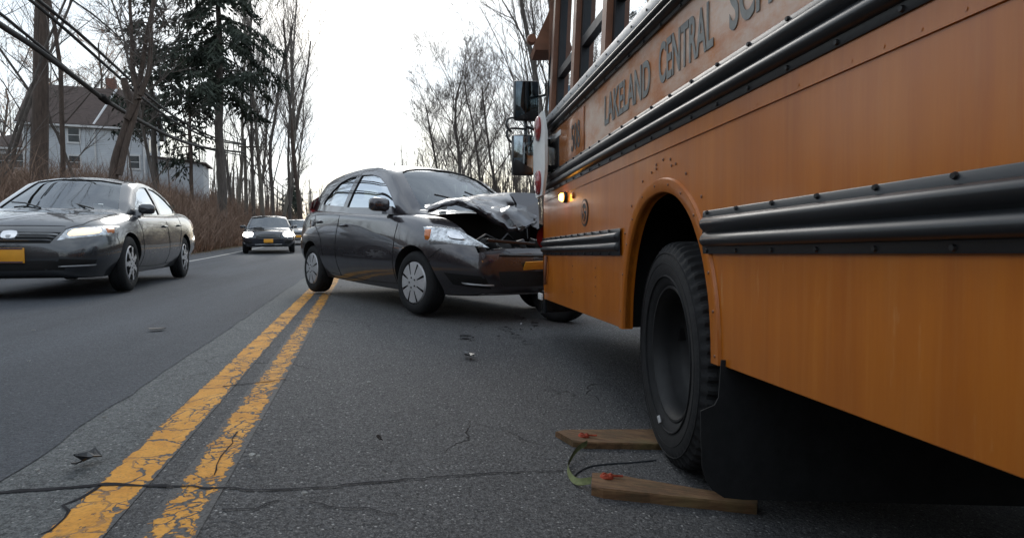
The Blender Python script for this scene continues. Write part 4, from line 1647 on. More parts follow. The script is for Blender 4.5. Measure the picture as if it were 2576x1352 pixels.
# ---- distant oncoming cars
SUV = dict(paint=M['paint_navy'], xf=1.35, xr=-1.35, R=.355, rim=.22, arch=.40, track=.89, cap='spoke', spokes=5,
    stations=[(-2.25, .45, .60, .74, .70, .68, 1.02, 1.06), (-2.2, .38, .72, .84, .70, .74, 1.08, 1.12), (-1.9, .30, .80, .90, .70, .80, 1.10, 1.13), (-1, .27, .82, .92, .70, .83, 1.08, 1.10), (0, .26, .82, .92, .68, .83, 1.06, 1.08), (.9, .26, .82, .92, .68, .82, 1.04, 1.09), (1.3, .27, .81, .91, .68, .78, 1.01, 1.08), (1.8, .28, .77, .88, .66, .74, .96, 1.03), (2.1, .30, .68, .82, .62, .68, .90, .96), (2.24, .33, .60, .72, .60, .60, .80, .86), (2.28, .38, .52, .64, .58, .52, .74, .78)],
    zc=[(-2.22, 1.08), (-2.1, 1.35), (-1.95, 1.55), (-1.7, 1.63), (-.8, 1.67), (0, 1.665), (.2, 1.65), (.38, 1.60), (1.15, 1.10), (1.22, 1.07)],
    ze=[(-2.22, 1.05), (-2.05, 1.35), (-1.9, 1.50), (-1.65, 1.56), (-.8, 1.60), (0, 1.595), (.2, 1.57), (.35, 1.52), (1.02, 1.06), (1.22, 1.03)],
    belt=[(-2.3, 1.09), (0, 1.06), (1.22, 1.04)],
    wbelt=[(-2.22, .66), (-1.8, .78), (0, .81), (.8, .80), (1.02, .74), (1.22, .66)], tumble=.34,
    side_windows=[[(.78, 1.08), (.30, 1.42), (.08, 1.52), (-.25, 1.55), (-.30, 1.10)], [(-.40, 1.10), (-.36, 1.55), (-1.1, 1.54), (-1.16, 1.12)], [(-1.26, 1.12), (-1.22, 1.53), (-1.6, 1.50), (-1.9, 1.30), (-1.9, 1.14)]],
    end_windows=[([(-.70, 1.10), (.70, 1.10), (.58, 1.54), (.3, 1.60), (-.3, 1.60), (-.58, 1.54)], .30, 1.5), ([(-.58, 1.2), (.58, 1.2), (.52, 1.48), (-.52, 1.48)], -2.6, -1.9)],
    deck=(1.05, -1.9), seat=-.1, mirror=(.66, .80, 1.12), seams=[[(.9, 1.03), (.88, .4)], [(-.35, 1.07), (-.38, .4)], [(-1.2, 1.08), (-1.0, .7), (-.95, .4)]], handles=[(-.2, .92), (-1.0, .94)])
suv = car('suv', SUV, 'dark blue SUV with both headlights glaring, next oncoming car behind the saloon', 'car')
pt = SUV['patch']


def suv_front(pt, root, on):
    for sg in (1, -1):
        hl = pt('headlight', [(2.2, sg * .46, .72), (2.1, sg * .80, .74), (2.0, sg * .80, .90), (2.2, sg * .52, .88)], (1, sg * .4, .1), M['reflector'], .012, 8, 5)
        pt('bulb', [(2.2, sg * .47, .70), (2.1, sg * .84, .71), (2.1, sg * .84, .93), (2.2, sg * .49, .92)], (1, sg * .4, .1), on, .05, 8, 6, par=hl, shape='ellipse')
        pt('fog_vent', [(2.2, sg * .50, .44), (2.1, sg * .74, .45), (2.1, sg * .74, .54), (2.2, sg * .50, .54)], (1, sg * .4, 0), M['dark_void'], .002, 6, 4)
    g = pt('grille', [(2.3, -.40, .66), (2.3, .40, .66), (2.3, .42, .84), (2.3, -.42, .84)], (1, 0, .1), M['black_trim'], .004, 8, 6)
    for z in (.70, .76, .82):
        pt('grille_bar', [(2.3, -.39, z - .012), (2.3, .39, z - .012), (2.3, .39, z + .012), (2.3, -.39, z + .012)], (1, 0, .1), M['silver'], .014, 8, 2, par=g)
    p = MB()
    p.box((2.30, 0, .55), (.014, .31, .155), bev=.005)
    p.build('number_plate', M['plate_orange'], root)
    pt('skid_plate', [(2.3, -.45, .385), (2.3, .45, .385), (2.3, .45, .41), (2.3, -.45, .41)], (1, 0, 0), M['silver'], .01, 8, 2)


suv_front(pt, suv, M['lamp_white'])
gp = ground_hit(672, 637)
def lane_car(root, px, Y, py=None):
    x = (px - W0 / 2) / FPX * Y
    place_car(root, x, Y, .36, -.93, (.95, 1.0, .84))
lane_car(suv, 679, 23.3)
v2 = copy_tree(suv)
v2['label'] = 'light silver SUV half hidden behind the hatchback, last car of the oncoming queue'
v2['group'] = 'cars queued in the oncoming lane'
for c in v2.children:
    c.data = c.data.copy() if c.data and c.name.split('.')[0] in ('body', 'roof', 'door_mirror', 'door_handle') else c.data
    if c.data and c.name.split('.')[0] in ('body', 'roof', 'door_mirror', 'door_handle'):
        for i, mm_ in enumerate(c.data.materials):
            if mm_ == M['paint_navy']:
                c.data.materials[i] = M['paint_silver']
lane_car(v2, 750, 34)
suv['group'] = 'cars queued in the oncoming lane'

# ------------------------------------------------------------------ things lying on the road
def frame_at(px, py, off=0.0):
    return ground_hit(px, py) + V((0, 0, off))


M['plank'] = None
def wood():
    m, nt, b = new_mat('weathered_wood')
    ob = nt.nodes.new('ShaderNodeTexCoord').outputs['Object']
    gr = noise(nt, 1, 6, .7, ob, stretch=(5, 60, 60))
    c = ramp(nt, gr, [(.3, (.075, .038, .018)), (.5, (.15, .078, .035)), (.7, (.23, .13, .06))])
    st = ramp(nt, noise(nt, 9, 5, .7, ob), [(.35, (1, 1, 1)), (.52, (0, 0, 0))])
    c = mixc(nt, math_(nt, 'MULTIPLY', st, .5), c, (.05, .045, .02))
    gn = ramp(nt, noise(nt, 4, 3, .6, ob), [(.5, (0, 0, 0)), (.68, (1, 1, 1))])
    c = mixc(nt, math_(nt, 'MULTIPLY', gn, .4), c, (.11, .12, .04))
    nt.links.new(c, b.inputs['Base Color'])
    b.inputs['Roughness'].default_value = .85
    bumpn(nt, b, gr, .8, .004)
    return m


M['wood'] = wood()
M['orange_rope'] = mat('orange_rope', (.30, .045, .018), .85, var=.35, vscale=40, bump=.6, bscale=120)
M['green_strap'] = mat('green_strap', (.13, .15, .06), .85, var=.35, vscale=30)
M['cord'] = mat('cord', (.03, .035, .04), .8)


def plank(label, top, h, ring_px, group):
    """top: four image points of the upper face (near-left, near-right, far-right, far-left)"""
    def pt_(x, y):
        return ground_hit(x, y, h)
    q = [pt_(*p) for p in top]
    c = sum(q, V()) / 4
    root = thing('plank', label, 'plank', loc=(c.x, c.y, G(c.x, c.y)), group=group)
    mb = MB()
    n = 14
    T_, B_ = [], []
    rnd = random.Random(int(c.x * 100))
    rows = []
    for i in range(n + 1):
        u = i / n
        a = q[0].lerp(q[1], u)
        b = q[3].lerp(q[2], u)
        a = a + V((0, 0, 0)) - c + V((0, 0, c.z - G(c.x, c.y)))
        b = b - c + V((0, 0, c.z - G(c.x, c.y)))
        j = V((rnd.uniform(-.002, .002), rnd.uniform(-.002, .002), 0))
        sh = .012 if i in (0, n) else 0
        w = (b - a).normalized() * .006
        if i == 0:
            w = (b - a) * .12
        dn = V((0, 0, h))
        rows.append([a + j + w - dn, a + j + w - V((0, 0, .006)), a + j + w * 1.6, b - w * 1.6 + j, b - w + j - V((0, 0, .006)), b - w + j - dn])
    mb.grid(rows, sm=False)
    mb.add(rows[0], [tuple(range(6))], 0, False)
    mb.add(rows[-1], [tuple(range(6))[::-1]], 0, False)
    mb.build('board', M['wood'], root, angle=0)
    rc = ground_hit(*ring_px, h) - V((c.x, c.y, G(c.x, c.y)))
    rg = MB()
    for k, (r, z) in enumerate(((.018, .002), (.013, .006))):
        rg.tube([rc + V((r * math.cos(a) * (1 + .15 * math.sin(2 * a + k)), r * .9 * math.sin(a), z + .004 * math.sin(3 * a + k))) for a in [i * PI / 8 for i in range(17)]], .0055, 6, cap=False)
    rg.tube([rc + V((.02, 0, .006)), rc + V((.04, .01, .002)), rc + V((.055, .003, .004))], .004, 5)
    rg.build('rope_loop', M['orange_rope'], root)
    return root, c


pgrp = 'wooden planks under the front wheel of the bus'
plank('weathered wooden plank running under the bus wheel, farther from the camera and partly hidden', [(1449, 1112), (1760, 1118), (1760, 1076), (1390, 1078)], .030, (1468, 1097), pgrp)
plank('brown wooden plank nearer the camera, its right end before the mud flap', [(1487, 1226), (1903, 1270), (1906, 1250), (1490, 1180)], .036, (1526, 1200), pgrp)


def cordm(name, label, cat, pts, m, r=.004, flat=None, lift=.006):
    P_ = [ground_hit(x, y) + V((0, 0, lift + h)) for x, y, h in pts]
    P_ = [V(p) for p in catmull([tuple(p) for p in P_], 5)]
    mb = MB()
    if flat:
        mb.grid([[p + V((.003, .012, flat * .55)), p + V((.0, .004, flat * .2)), p + V((-.003, -.010, 0)), p + V((-.001, -.010, -.001)), p + V((.002, .004, flat * .2 - .002)), p + V((.005, .013, flat * .55 - .001))] for p in P_], sm=False)
    else:
        mb.tube(P_, r, 6)
    return tag(mb.build(name, m), label, cat)


cordm('webbing_strap', 'olive green webbing strap looped between the two planks', 'strap', [(1476, 1134, .02), (1452, 1150, .02), (1432, 1172, .006), (1428, 1190, .002), (1438, 1212, .002), (1456, 1228, .01), (1486, 1232, .02)], M['green_strap'], flat=.026)
cordm('webbing_strap', 'dark cord lying on the road between the two planks', 'strap', [(1440, 1206, 0), (1455, 1190, 0), (1485, 1176, 0), (1530, 1170, 0), (1590, 1166, 0), (1650, 1160, 0)], M['cord'], r=.0035)


def shard(label, px, py, w, m, seed, cat='debris', group='crash debris on the road', name='plastic_shard', h=.012):
    rnd = random.Random(seed)
    c = ground_hit(px, py)
    n = 7
    ring = []
    for k in range(n):
        a = 2 * PI * k / n
        r = w / 2 * rnd.uniform(.5, 1.1)
        ring.append(V((r * math.cos(a), r * .75 * math.sin(a), .006 + h * rnd.uniform(0, 1.4))))
    mb = MB()
    top = [p + V((0, 0, .004)) for p in ring]
    cen = V((0, 0, h * 1.4))
    mb.add(ring + top + [cen], [(k, (k + 1) % n, n + (k + 1) % n, n + k) for k in range(n)] + [(n + k, n + (k + 1) % n, 2 * n) for k in range(n)] + [tuple(range(n))[::-1]], 0, False)
    o = mb.build(name, m, angle=0)
    o.location = (c.x, c.y, G(c.x, c.y) + .016)
    o.rotation_euler = (0, 0, rnd.uniform(0, 3))
    return tag(o, label, cat, group)


M['bit_white'] = mat('bit_white', (.38, .38, .36), .7, var=.2, vscale=50)

# ------------------------------------------------------------------ trees
def bark(name, a, b_, sc=6):
    m, nt, b = new_mat(name)
    ob = nt.nodes.new('ShaderNodeTexCoord').outputs['Object']
    f = noise(nt, sc, 6, .7, ob, stretch=(2.2, 2.2, .35))
    nt.links.new(ramp(nt, f, [(.3, a), (.7, b_)]), b.inputs['Base Color'])
    b.inputs['Roughness'].default_value = .92
    bumpn(nt, b, f, .9, .03)
    return m


M['bark_grey'] = bark('bark_grey', (.045, .038, .034), (.15, .13, .115))
M['bark_brown'] = bark('bark_brown', (.045, .032, .027), (.13, .095, .075))
M['bark_pale'] = bark('bark_pale', (.085, .075, .062), (.24, .215, .18))
M['twig'] = mat('twig', (.12, .10, .088), .9, var=.3, vscale=2)
M['twig_warm'] = mat('twig_warm', (.30, .15, .065), .9, var=.3, vscale=2)  # warm sunlight painted into the twig colour


def tree_mesh(seed, H, r0, fork=.45, nlimb=5, spread=.5, droop=0.0, levels=4, twig=1.0, lean=(0, 0), up=.35, bare=.35, stems=1, wig=.10, rmin=.004, limb_k=1.0):
    """returns (trunk MB, crown MB): a leafless tree, tapered limbs forking down to twigs"""
    rnd = random.Random(seed)
    T, Cn = MB(), MB()

    def grow(mb, p, d, L, r, lv, n_side):
        n = 5 if lv <= 1 else 3
        if lv == 0:
            n = 9
        pts, rs = [p.copy()], [r]
        q = p.copy()
        dd = d.copy()
        for i in range(n):
            dd = (dd + V((rnd.gauss(0, wig), rnd.gauss(0, wig), rnd.gauss(0, wig * .6) + (.05 * up if lv > 0 else .02) - droop * (lv > 1) * .1))).normalized()
            q = q + dd * (L / n)
            pts.append(q.copy())
            rs.append(r * (1 - (.62 if lv == 0 else .78) * (i + 1) / n))
        mb.tube(pts, rs, n_side, cap=False)
        return pts, rs

    def branch(p, d, L, r, lv):
        if lv >= levels or L < .12:
            return
        ns = {1: 6, 2: 4}.get(lv, 3)
        pts, rs = grow(Cn, p, d, L, r, lv, ns)
        k = int({1: 7, 2: 6, 3: 5}.get(lv, 4) * twig * rnd.uniform(.75, 1.25))
        for j in range(k):
            t = rnd.uniform(.2, 1.0)
            i = min(len(pts) - 2, int(t * (len(pts) - 1)))
            f = t * (len(pts) - 1) - i
            b0 = pts[i].lerp(pts[i + 1], f)
            ax = (pts[i + 1] - pts[i]).normalized()
            o = ax.orthogonal().normalized()
            o.rotate(Matrix.Rotation(rnd.uniform(0, 2 * PI), 3, ax))
            a = rnd.uniform(.35, .85)
            nd = (ax * math.cos(a) + o * math.sin(a) + V((0, 0, up * .5))).normalized()
            branch(b0, nd, L * rnd.uniform(.38, .62) * (1.1 - .4 * t), max(rmin, rs[i] * .5), lv + 1)
    for s in range(stems):
        d0 = V((lean[0] + (rnd.uniform(-.14, .14) if stems > 1 else 0), lean[1] + (rnd.uniform(-.1, .1) if stems > 1 else 0), 1)).normalized()
        p0 = V((rnd.uniform(-.25, .25), rnd.uniform(-.2, .2), -.3)) if stems > 1 else V((0, 0, -.3))
        rr = r0 * (rnd.uniform(.6, 1) if stems > 1 else 1)
        pts, rs = grow(T, p0, d0, H * (rnd.uniform(.8, 1) if stems > 1 else 1), rr, 0, 10)
        nl = int(nlimb)
        for j in range(nl):
            t = bare + (1 - bare) * (j + rnd.uniform(0, 1)) / nl
            x = t * (len(pts) - 1)
            i = min(len(pts) - 2, int(x))
            b0 = pts[i].lerp(pts[i + 1], x - i)
            a = 2.4 * j + rnd.uniform(-.5, .5)
            el = spread * rnd.uniform(.7, 1.25)
            nd = V((math.cos(a) * math.sin(el), math.sin(a) * math.sin(el), math.cos(el)))
            branch(b0, nd, limb_k * H * rnd.uniform(.22, .38) * (1.15 - .55 * t), min(rs[i] * rnd.uniform(.3, .5), .018 + .2 * r0), 1)
    return T, Cn


TREE_N = [0]


def place_tree(px, Y, T, Cn, bm_, tm_, label, cat='tree', name='bare_tree', group=None, rz=0.0, sc=1.0, dz=0.0, meshes=None):
    x = (px - W0 / 2) / FPX * Y
    root = thing(name, label, cat, (x, Y, G(x, Y) + dz), rz, group)
    root.scale = (sc, sc, sc)
    if meshes is None:
        a = T.build('trunk', bm_, root, angle=0)
        b = Cn.build('crown', tm_, root, angle=0)
        return root, (a.data, b.data)
    for nm, me in zip(('trunk', 'crown'), meshes):
        o = bpy.data.objects.new(nm, me)
        COL.objects.link(o)
        o.parent = root
    return root, meshes


def hgt(py, Y, px=1288):
    """height above ground of the image row at distance Y"""
    p = at(px, py, Y)
    return p.z - G(p.x, p.y)


# -- big trunk at far left
T, Cn = tree_mesh(21, 19, .26, nlimb=9, spread=.9, levels=4, bare=.42, lean=(.03, 0), wig=.025, twig=.9)
place_tree(93, 19, T, Cn, M['bark_brown'], M['twig'], 'thick straight brown trunk in front of the left wing of the house')
T, Cn = tree_mesh(22, 14, .10, nlimb=10, spread=.8, levels=4, bare=.25, lean=(.01, 0), wig=.04)
place_tree(160, 22, T, Cn, M['bark_brown'], M['twig'], 'slim dark trunk crossing the left end of the two-storey house wall')
# -- forked tree before the house: three stems from one leaning bole
FT, FC = MB(), MB()
def limb(mb, pts, r0, r1, n=9):
    P_ = [V(p) for p in catmull(pts, 4)]
    mb.tube(P_, [r0 + (r1 - r0) * i / (len(P_) - 1) for i in range(len(P_))], n, cap=False)
    return P_
def ipt(x, y, Y, base):
    p = at(x, y, Y)
    return (p.x - base.x, p.y - base.y + 0.0, p.z - base.z)
Yf = 20.0
bx = (290 - W0 / 2) / FPX * Yf
base = V((bx, Yf, G(bx, Yf)))
rnd = random.Random(5)
stems = [
    ([(283, 480), (292, 400), (318, 320), (330, 270), (318, 225), (312, 200)], .19, .14),
    ([(318, 300), (336, 262), (352, 200), (368, 100), (392, -30), (400, -180)], .13, .06),
    ([(300, 440), (318, 360), (336, 300), (350, 240)], .13, .10),
    ([(350, 250), (334, 180), (332, 100), (326, -20), (330, -160)], .10, .05),
    ([(352, 240), (376, 170), (380, 60), (392, -60)], .11, .06),
]
for pts, r0, r1 in stems:
    P_ = limb(FT, [ipt(x, y, Yf + .1 * k, base) for k, (x, y) in enumerate(pts)], r0 * .8, r1 * .8)
def twigs(mb, P_, n, L, seed, up=.2, side=None, r=.022, t0=.2):
    rnd = random.Random(seed)
    def br(p, d, L, r, lv):
        pts = [p]
        q, dd = p, d
        for i in range(4):
            dd = (dd + V((rnd.gauss(0, .16), rnd.gauss(0, .16), rnd.gauss(0, .12) + .04))).normalized()
            q = q + dd * L / 4
            pts.append(q)
        mb.tube(pts, [r * (1 - .8 * i / 4) for i in range(5)], 4 if lv == 0 else 3, cap=False)
        if lv < 2:
            for k in range(6 if lv == 0 else 5):
                i = rnd.randint(1, 3)
                o = dd.orthogonal().normalized()
                o.rotate(Matrix.Rotation(rnd.uniform(0, 6.28), 3, dd))
                br(pts[i], (dd * .75 + o * .6).normalized(), L * rnd.uniform(.35, .6), r * .5, lv + 1)
    for k in range(n):
        i = int((t0 + (1 - t0) * rnd.random()) * (len(P_) - 1))
        a = rnd.uniform(0, 2 * PI)
        sx = side if side is not None else math.cos(a)
        br(P_[i], V((sx, math.sin(a) * .6, rnd.uniform(.1, .9) + up)).normalized(), L * rnd.uniform(.5, 1.2), r, 0)
for k, (pts, r0, r1) in enumerate(stems[1:2] + stems[3:]):
    P_ = [V(ipt(x, y, Yf, base)) for x, y in pts]
    P_ = [V(p) for p in catmull([tuple(p) for p in P_], 4)]
    twigs(FC, P_, 14, 2.2, 40 + k, t0=.2)
froot = thing('forked_tree', 'forked reddish brown tree with several stems leaning in front of the house', 'tree', base)
FT.build('trunk', M['bark_brown'], froot, angle=0)
FC.build('crown', M['twig'], froot, angle=0)

# -- left edge thin trees
T, Cn = tree_mesh(31, 11, .05, nlimb=12, spread=.7, levels=4, bare=.12, lean=(.22, 0), wig=.05)
place_tree(-40, 17, T, Cn, M['bark_grey'], M['twig'], 'thin leaning sapling at the left edge, before the wing of the house', name='sapling')
T, Cn = tree_mesh(32, 12, .10, nlimb=12, spread=.8, levels=4, bare=.15, lean=(.05, 0), twig=1.3, rmin=.007)
place_tree(22, 27, T, Cn, M['bark_grey'], M['twig'], 'slender bare tree left of the thick trunk, over the roof of the wing')
T, Cn = tree_mesh(33, 13, .09, nlimb=13, spread=.75, levels=4, bare=.2, twig=1.3, rmin=.007)
place_tree(215, 31, T, Cn, M['bark_grey'], M['twig'], 'slender bare tree whose twigs cross the middle of the house roof')
T, Cn = tree_mesh(34, 14, .10, nlimb=13, spread=.7, levels=4, bare=.2, twig=1.3, rmin=.007)
place_tree(425, 30, T, Cn, M['bark_grey'], M['twig'], 'bare tree between the forked tree and the dark evergreen')
# trees behind the house, sun glow painted into their twigs
for k, (px, Y, H, seed) in enumerate(((150, 72, 17, 41), (255, 74, 18, 42), (345, 80, 13, 43), (20, 70, 13, 44), (70, 85, 17, 45))):
    T, Cn = tree_mesh(seed, H, .22, nlimb=14, spread=.75, levels=5 if k < 2 else 4, bare=.2, twig=1.2, up=.3, rmin=.015)
    place_tree(px, Y, T, Cn, M['bark_grey'], M['twig_warm'], ['tawny leafless tree rising behind the roof left of the chimney', 'tawny leafless tree rising directly behind the chimney of the house', 'small tawny leafless tree behind the right end of the roof', 'tawny leafless tree behind the roof of the wing, at the left edge', 'tall tawny leafless tree far behind the thick trunk'][k], group='tawny trees behind the house')

# -- tall bare trees right of the evergreen
MESH = {}
rowt = [(602, 46, 17, 51, .15), (640, 40, 16, 52, .13), (668, 44, 17, 53, .16), (690, 48, 18, 54, .17), (708, 52, 19, 55, .17), (724, 58, 19, 56, .16), (655, 60, 20, 57, .16), (590, 55, 17, 58, .14), (742, 75, 17, 59, .16)]
names = ['tall bare tree, immediately right of the evergreen trunk', 'thin bare tree beside the insulators of the utility pole', 'bare tree of the roadside row, above the left headlight of the blue SUV', 'bare tree of the roadside row, above the roof of the blue SUV', 'bare tree of the roadside row, just right of the blue SUV roof', 'rightmost stout tree of the dense roadside row', 'slim pale tree standing behind the middle of the roadside row', 'slim bare tree standing behind the evergreen trunk', 'far bare tree seen just left of the lone slender pair']
for (px, Y, H, seed, r), lb in zip(rowt, names):
    T, Cn = tree_mesh(seed, H, r, nlimb=15, spread=.34, levels=4, bare=.22, up=.7, wig=.05, twig=1.15, rmin=.011, lean=((seed % 3 - 1) * .03, 0))
    place_tree(px, Y, T, Cn, M['bark_pale'] if seed % 2 else M['bark_grey'], M['twig'], lb, group='tall bare trees along the left roadside')
T, Cn = tree_mesh(61, 18, .20, nlimb=14, spread=.45, levels=4, bare=.36, up=.45, wig=.035, twig=1.0, rmin=.011)
place_tree(760, 50, T, Cn, M['bark_brown'], M['twig'], 'lone slender bare tree standing against the white sky, nearest the hatchback roof')
T, Cn = tree_mesh(62, 19, .11, nlimb=9, spread=.4, levels=4, bare=.45, up=.5, wig=.03, twig=.7)
place_tree(731, 46, T, Cn, M['bark_grey'], M['twig'], 'very thin bare tree just left of the lone slender tree')
# small conifer beyond
# -- right side
rt = [(1160, 38, 12.5, 71, .16, .45, 19), (1100, 42, 9.8, 72, .11, .6, 16), (1215, 46, 12.5, 73, .13, .5, 14), (1335, 30, 14.5, 74, .20, .45, 16), (1262, 40, 10.5, 75, .13, .55, 14), (1400, 24, 13, 76, .17, .5, 14), (1050, 55, 8.5, 77, .10, .7, 12), (1300, 50, 11.5, 78, .12, .55, 12), (1475, 26, 14, 79, .17, .5, 12)]
nr = ['bare tree with steep forked limbs in the middle of the right-hand group', 'small bare tree leaning out over the hatchback roof, left in the right-hand group', 'bare tree just right of the steep forked one', 'tallest bare tree of the right-hand group, behind the bus mirrors', 'bare tree left of the bus mirrors', 'bare tree seen through the first bus window', 'lowest and leftmost bare tree of the right-hand group', 'thin bare tree low behind the bus mirrors', 'bare tree seen through the second bus window']
for (px, Y, H, seed, r, sp, nl), lb in zip(rt, nr):
    T, Cn = tree_mesh(seed, H, r, nlimb=nl, spread=sp, levels=5 if seed in (71, 74, 73, 75, 72) else 4, bare=.10, up=.42, wig=.075, twig=1.25, rmin=.007, limb_k=1.35)
    place_tree(px, Y, T, Cn, M['bark_grey'], M['twig'], lb, group='bare trees beyond the crash on the right')

# -- evergreens
def needle_mat():
    m, nt, b = new_mat('needles')
    ob = nt.nodes.new('ShaderNodeTexCoord').outputs['Object']
    f = noise(nt, 1.1, 4, .6, ob)
    nt.links.new(ramp(nt, f, [(.3, (.016, .024, .017)), (.55, (.030, .042, .028)), (.75, (.06, .072, .042))]), b.inputs['Base Color'])
    b.inputs['Roughness'].default_value = .8
    return m


M['needles'] = needle_mat()


def conifer(seed, H, r0, crown_r, base_t, nb=90, droop=.35, dens=1.0, tilt=.22):
    rnd = random.Random(seed)
    T, Cn = MB(), MB()
    pts = [V((rnd.gauss(0, .05), rnd.gauss(0, .05), -.3 + (H + .3) * i / 12)) for i in range(13)]
    T.tube(pts, [r0 * (1 - .85 * i / 12) for i in range(13)], 10, cap=False)
    for k in range(nb):
        t = base_t + (1 - base_t) * (k + rnd.random()) / nb
        z = H * t
        a = rnd.uniform(0, 2 * PI)
        L = crown_r * (1 - ((t - base_t) / (1 - base_t)) ** 1.6 * .9) * rnd.uniform(.55, 1.15)
        p = V((0, 0, z))
        d = V((math.cos(a), math.sin(a), tilt + rnd.uniform(-.35, .35)))
        q = [p]
        n = 7
        for i in range(n):
            d = (d + V((rnd.gauss(0, .06), rnd.gauss(0, .06), -droop * .28 + .5 * droop * (i > 4)))).normalized()
            q.append(q[-1] + d * L / n)
        T.tube(q, [max(.012, .05 * (1 - i / n)) for i in range(n + 1)], 4, cap=False)
        side = V((-math.sin(a), math.cos(a), 0))
        nt_ = int(20 * dens * L)
        for j in range(nt_):
            f = rnd.uniform(.18, 1.0)
            i = min(n - 1, int(f * n))
            b0 = q[i].lerp(q[i + 1], f * n - i)
            sg = rnd.choice((-1, 1))
            tl = rnd.uniform(.3, 1.15) * (1.15 - f * .5)
            td = (side * sg * rnd.uniform(.5, 1) + V((math.cos(a), math.sin(a), 0)) * rnd.uniform(.1, .6) + V((0, 0, -rnd.uniform(.4, 1.8)))).normalized()
            e = b0 + td * tl
            w = V((rnd.gauss(0, 1), rnd.gauss(0, 1), rnd.gauss(0, .4))).normalized()
            m_ = 4
            for s in range(m_):
                c = b0.lerp(e, (s + .5) / m_) + V((rnd.gauss(0, .05), rnd.gauss(0, .05), rnd.gauss(0, .05)))
                u = (td + w * rnd.uniform(-.6, .6)).normalized() * rnd.uniform(.10, .20)
                v_ = u.cross(V((rnd.gauss(0, 1), rnd.gauss(0, 1), rnd.gauss(0, 1)))).normalized() * rnd.uniform(.03, .07)
                Cn.add([c - u - v_ * .4, c - v_, c + u, c + v_], [(0, 1, 2, 3)], 0, False)
    return T, Cn


T, Cn = conifer(81, 20, .30, 4.3, .40, nb=95, droop=.6, dens=.95)
place_tree(563, 34, T, Cn, M['bark_grey'], M['needles'], 'tall dark evergreen with drooping boughs right of the house', name='evergreen_tree')
T, Cn = conifer(82, 15, .13, 1.9, .25, nb=42, droop=.6, dens=.5)
place_tree(487, 36, T, Cn, M['bark_brown'], M['needles'], 'thinner evergreen with ragged gaps, between the house and the tall evergreen', name='evergreen_tree')
T, Cn = conifer(83, 16, .22, 3.0, .35, nb=60, droop=.3, dens=.55, tilt=.3)
place_tree(395, 38, T, Cn, M['bark_grey'], M['needles'], 'sparse evergreen whose upper boughs show right of the forked tree', name='evergreen_tree')
T, Cn = conifer(84, 7.0, .1, 1.9, .05, nb=70, droop=.3, dens=.8)
place_tree(735, 72, T, Cn, M['bark_grey'], M['needles'], 'small far evergreen low behind the roadside row of bare trees', name='evergreen_tree')
T, Cn = conifer(85, 13, .25, 3.0, .25, nb=75, droop=.4, dens=.8)
place_tree(1600, 24, T, Cn, M['bark_grey'], M['needles'], 'dark evergreen seen through the third bus window', name='evergreen_tree')
T, Cn = conifer(86, 2.2, .04, .55, .02, nb=30, droop=.2, dens=1.2)
place_tree(408, 26, T, Cn, M['bark_brown'], M['needles'], 'small pointed shrub just above the rear roof of the saloon', name='evergreen_shrub', cat='shrub')

# ------------------------------------------------------------------ brush (uncountable)
M['brush'] = mat('brush', (.22, .145, .105), .95, var=.4, vscale=.6)
M['brush_red'] = mat('brush_red', (.24, .14, .09), .95, var=.4, vscale=.6)
M['grass_dry'] = mat('grass_dry', (.22, .16, .09), .95, var=.35, vscale=.8)


def brush(name, label, n, sampler, hmin, hmax, m, seed, spread=.35, w=.012, kids=2):
    rnd = random.Random(seed)
    mb = MB()
    for k in range(n):
        x, y, s = sampler(rnd)
        z = G(x, y) - .05
        h = rnd.uniform(hmin, hmax) * s
        d = V((rnd.gauss(0, spread), rnd.gauss(0, spread), 1)).normalized()
        bend = V((rnd.gauss(0, .3), rnd.gauss(0, .3), -.15)) * h * .4
        p0 = V((x, y, z))
        p1 = p0 + d * h * .5
        p2 = p0 + d * h + bend
        sd = V((rnd.gauss(0, 1), rnd.gauss(0, .4), 0)).normalized() * w * (1 + y / 40)
        mb.add([p0 - sd, p0 + sd, p1 + sd * .7, p1 - sd * .7, p2], [(0, 1, 2, 3), (3, 2, 4)], 0, False)
        for c in range(kids):
            f = rnd.uniform(.25, .9)
            b0 = p0.lerp(p1, f * 2) if f < .5 else p1.lerp(p2, f * 2 - 1)
            e = b0 + V((rnd.gauss(0, .5), rnd.gauss(0, .5), rnd.uniform(.1, .8))).normalized() * h * rnd.uniform(.2, .5)
            s2 = sd * .5
            mb.add([b0 - s2, b0 + s2, e], [(0, 1, 2)], 0, False)
    return tag(mb.build(name, m, angle=0), label, 'brush', kind='stuff')


def bank_sampler(y0, y1, e0, e1, pw=1.0):
    def f(rnd):
        y = y0 + (y1 - y0) * rnd.random() ** pw
        e = e0 + (e1 - e0) * rnd.random() ** 1.3
        x = -4.8 - 1.3 - e - .25 * y
        return x, y, (.45 + .55 * min(1, e / 2)) * (1 - .62 * smooth(5, 9, e) * (1 - smooth(30, 52, y)))
    return f


brush('brush', 'tangled brown leafless brush on the left bank', 24000, bank_sampler(13, 75, .3, 15, 1.2), 1.0, 3.3, M['brush'], 1, w=.012)
brush('brush', 'reddish brown brambles low on the left bank', 11000, bank_sampler(12, 60, .2, 12, 1.2), .4, 1.5, M['brush_red'], 2, w=.010)
brush('dry_grass', 'dry grass along the left road edge', 7000, bank_sampler(8, 50, -.5, 3.0), .12, .35, M['grass_dry'], 3, w=.006, kids=0)


def right_sampler(rnd):
    y = 9 + 66 * rnd.random() ** 1.1
    e = 20 * rnd.random() ** 1.4
    return 5.4 + e - .25 * y, y, .5 + .5 * min(1, e / 3)


brush('brush', 'brown brush beyond the crash on the right', 9000, right_sampler, .6, 2.1, M['brush'], 4, w=.012)


def near_left(rnd):  # out-of-view brush, added to keep low sky light off the bus
    y = rnd.uniform(-22, 6.5)
    return -6.3 - 9 * rnd.random() ** 1.4 - .25 * y, y, 1


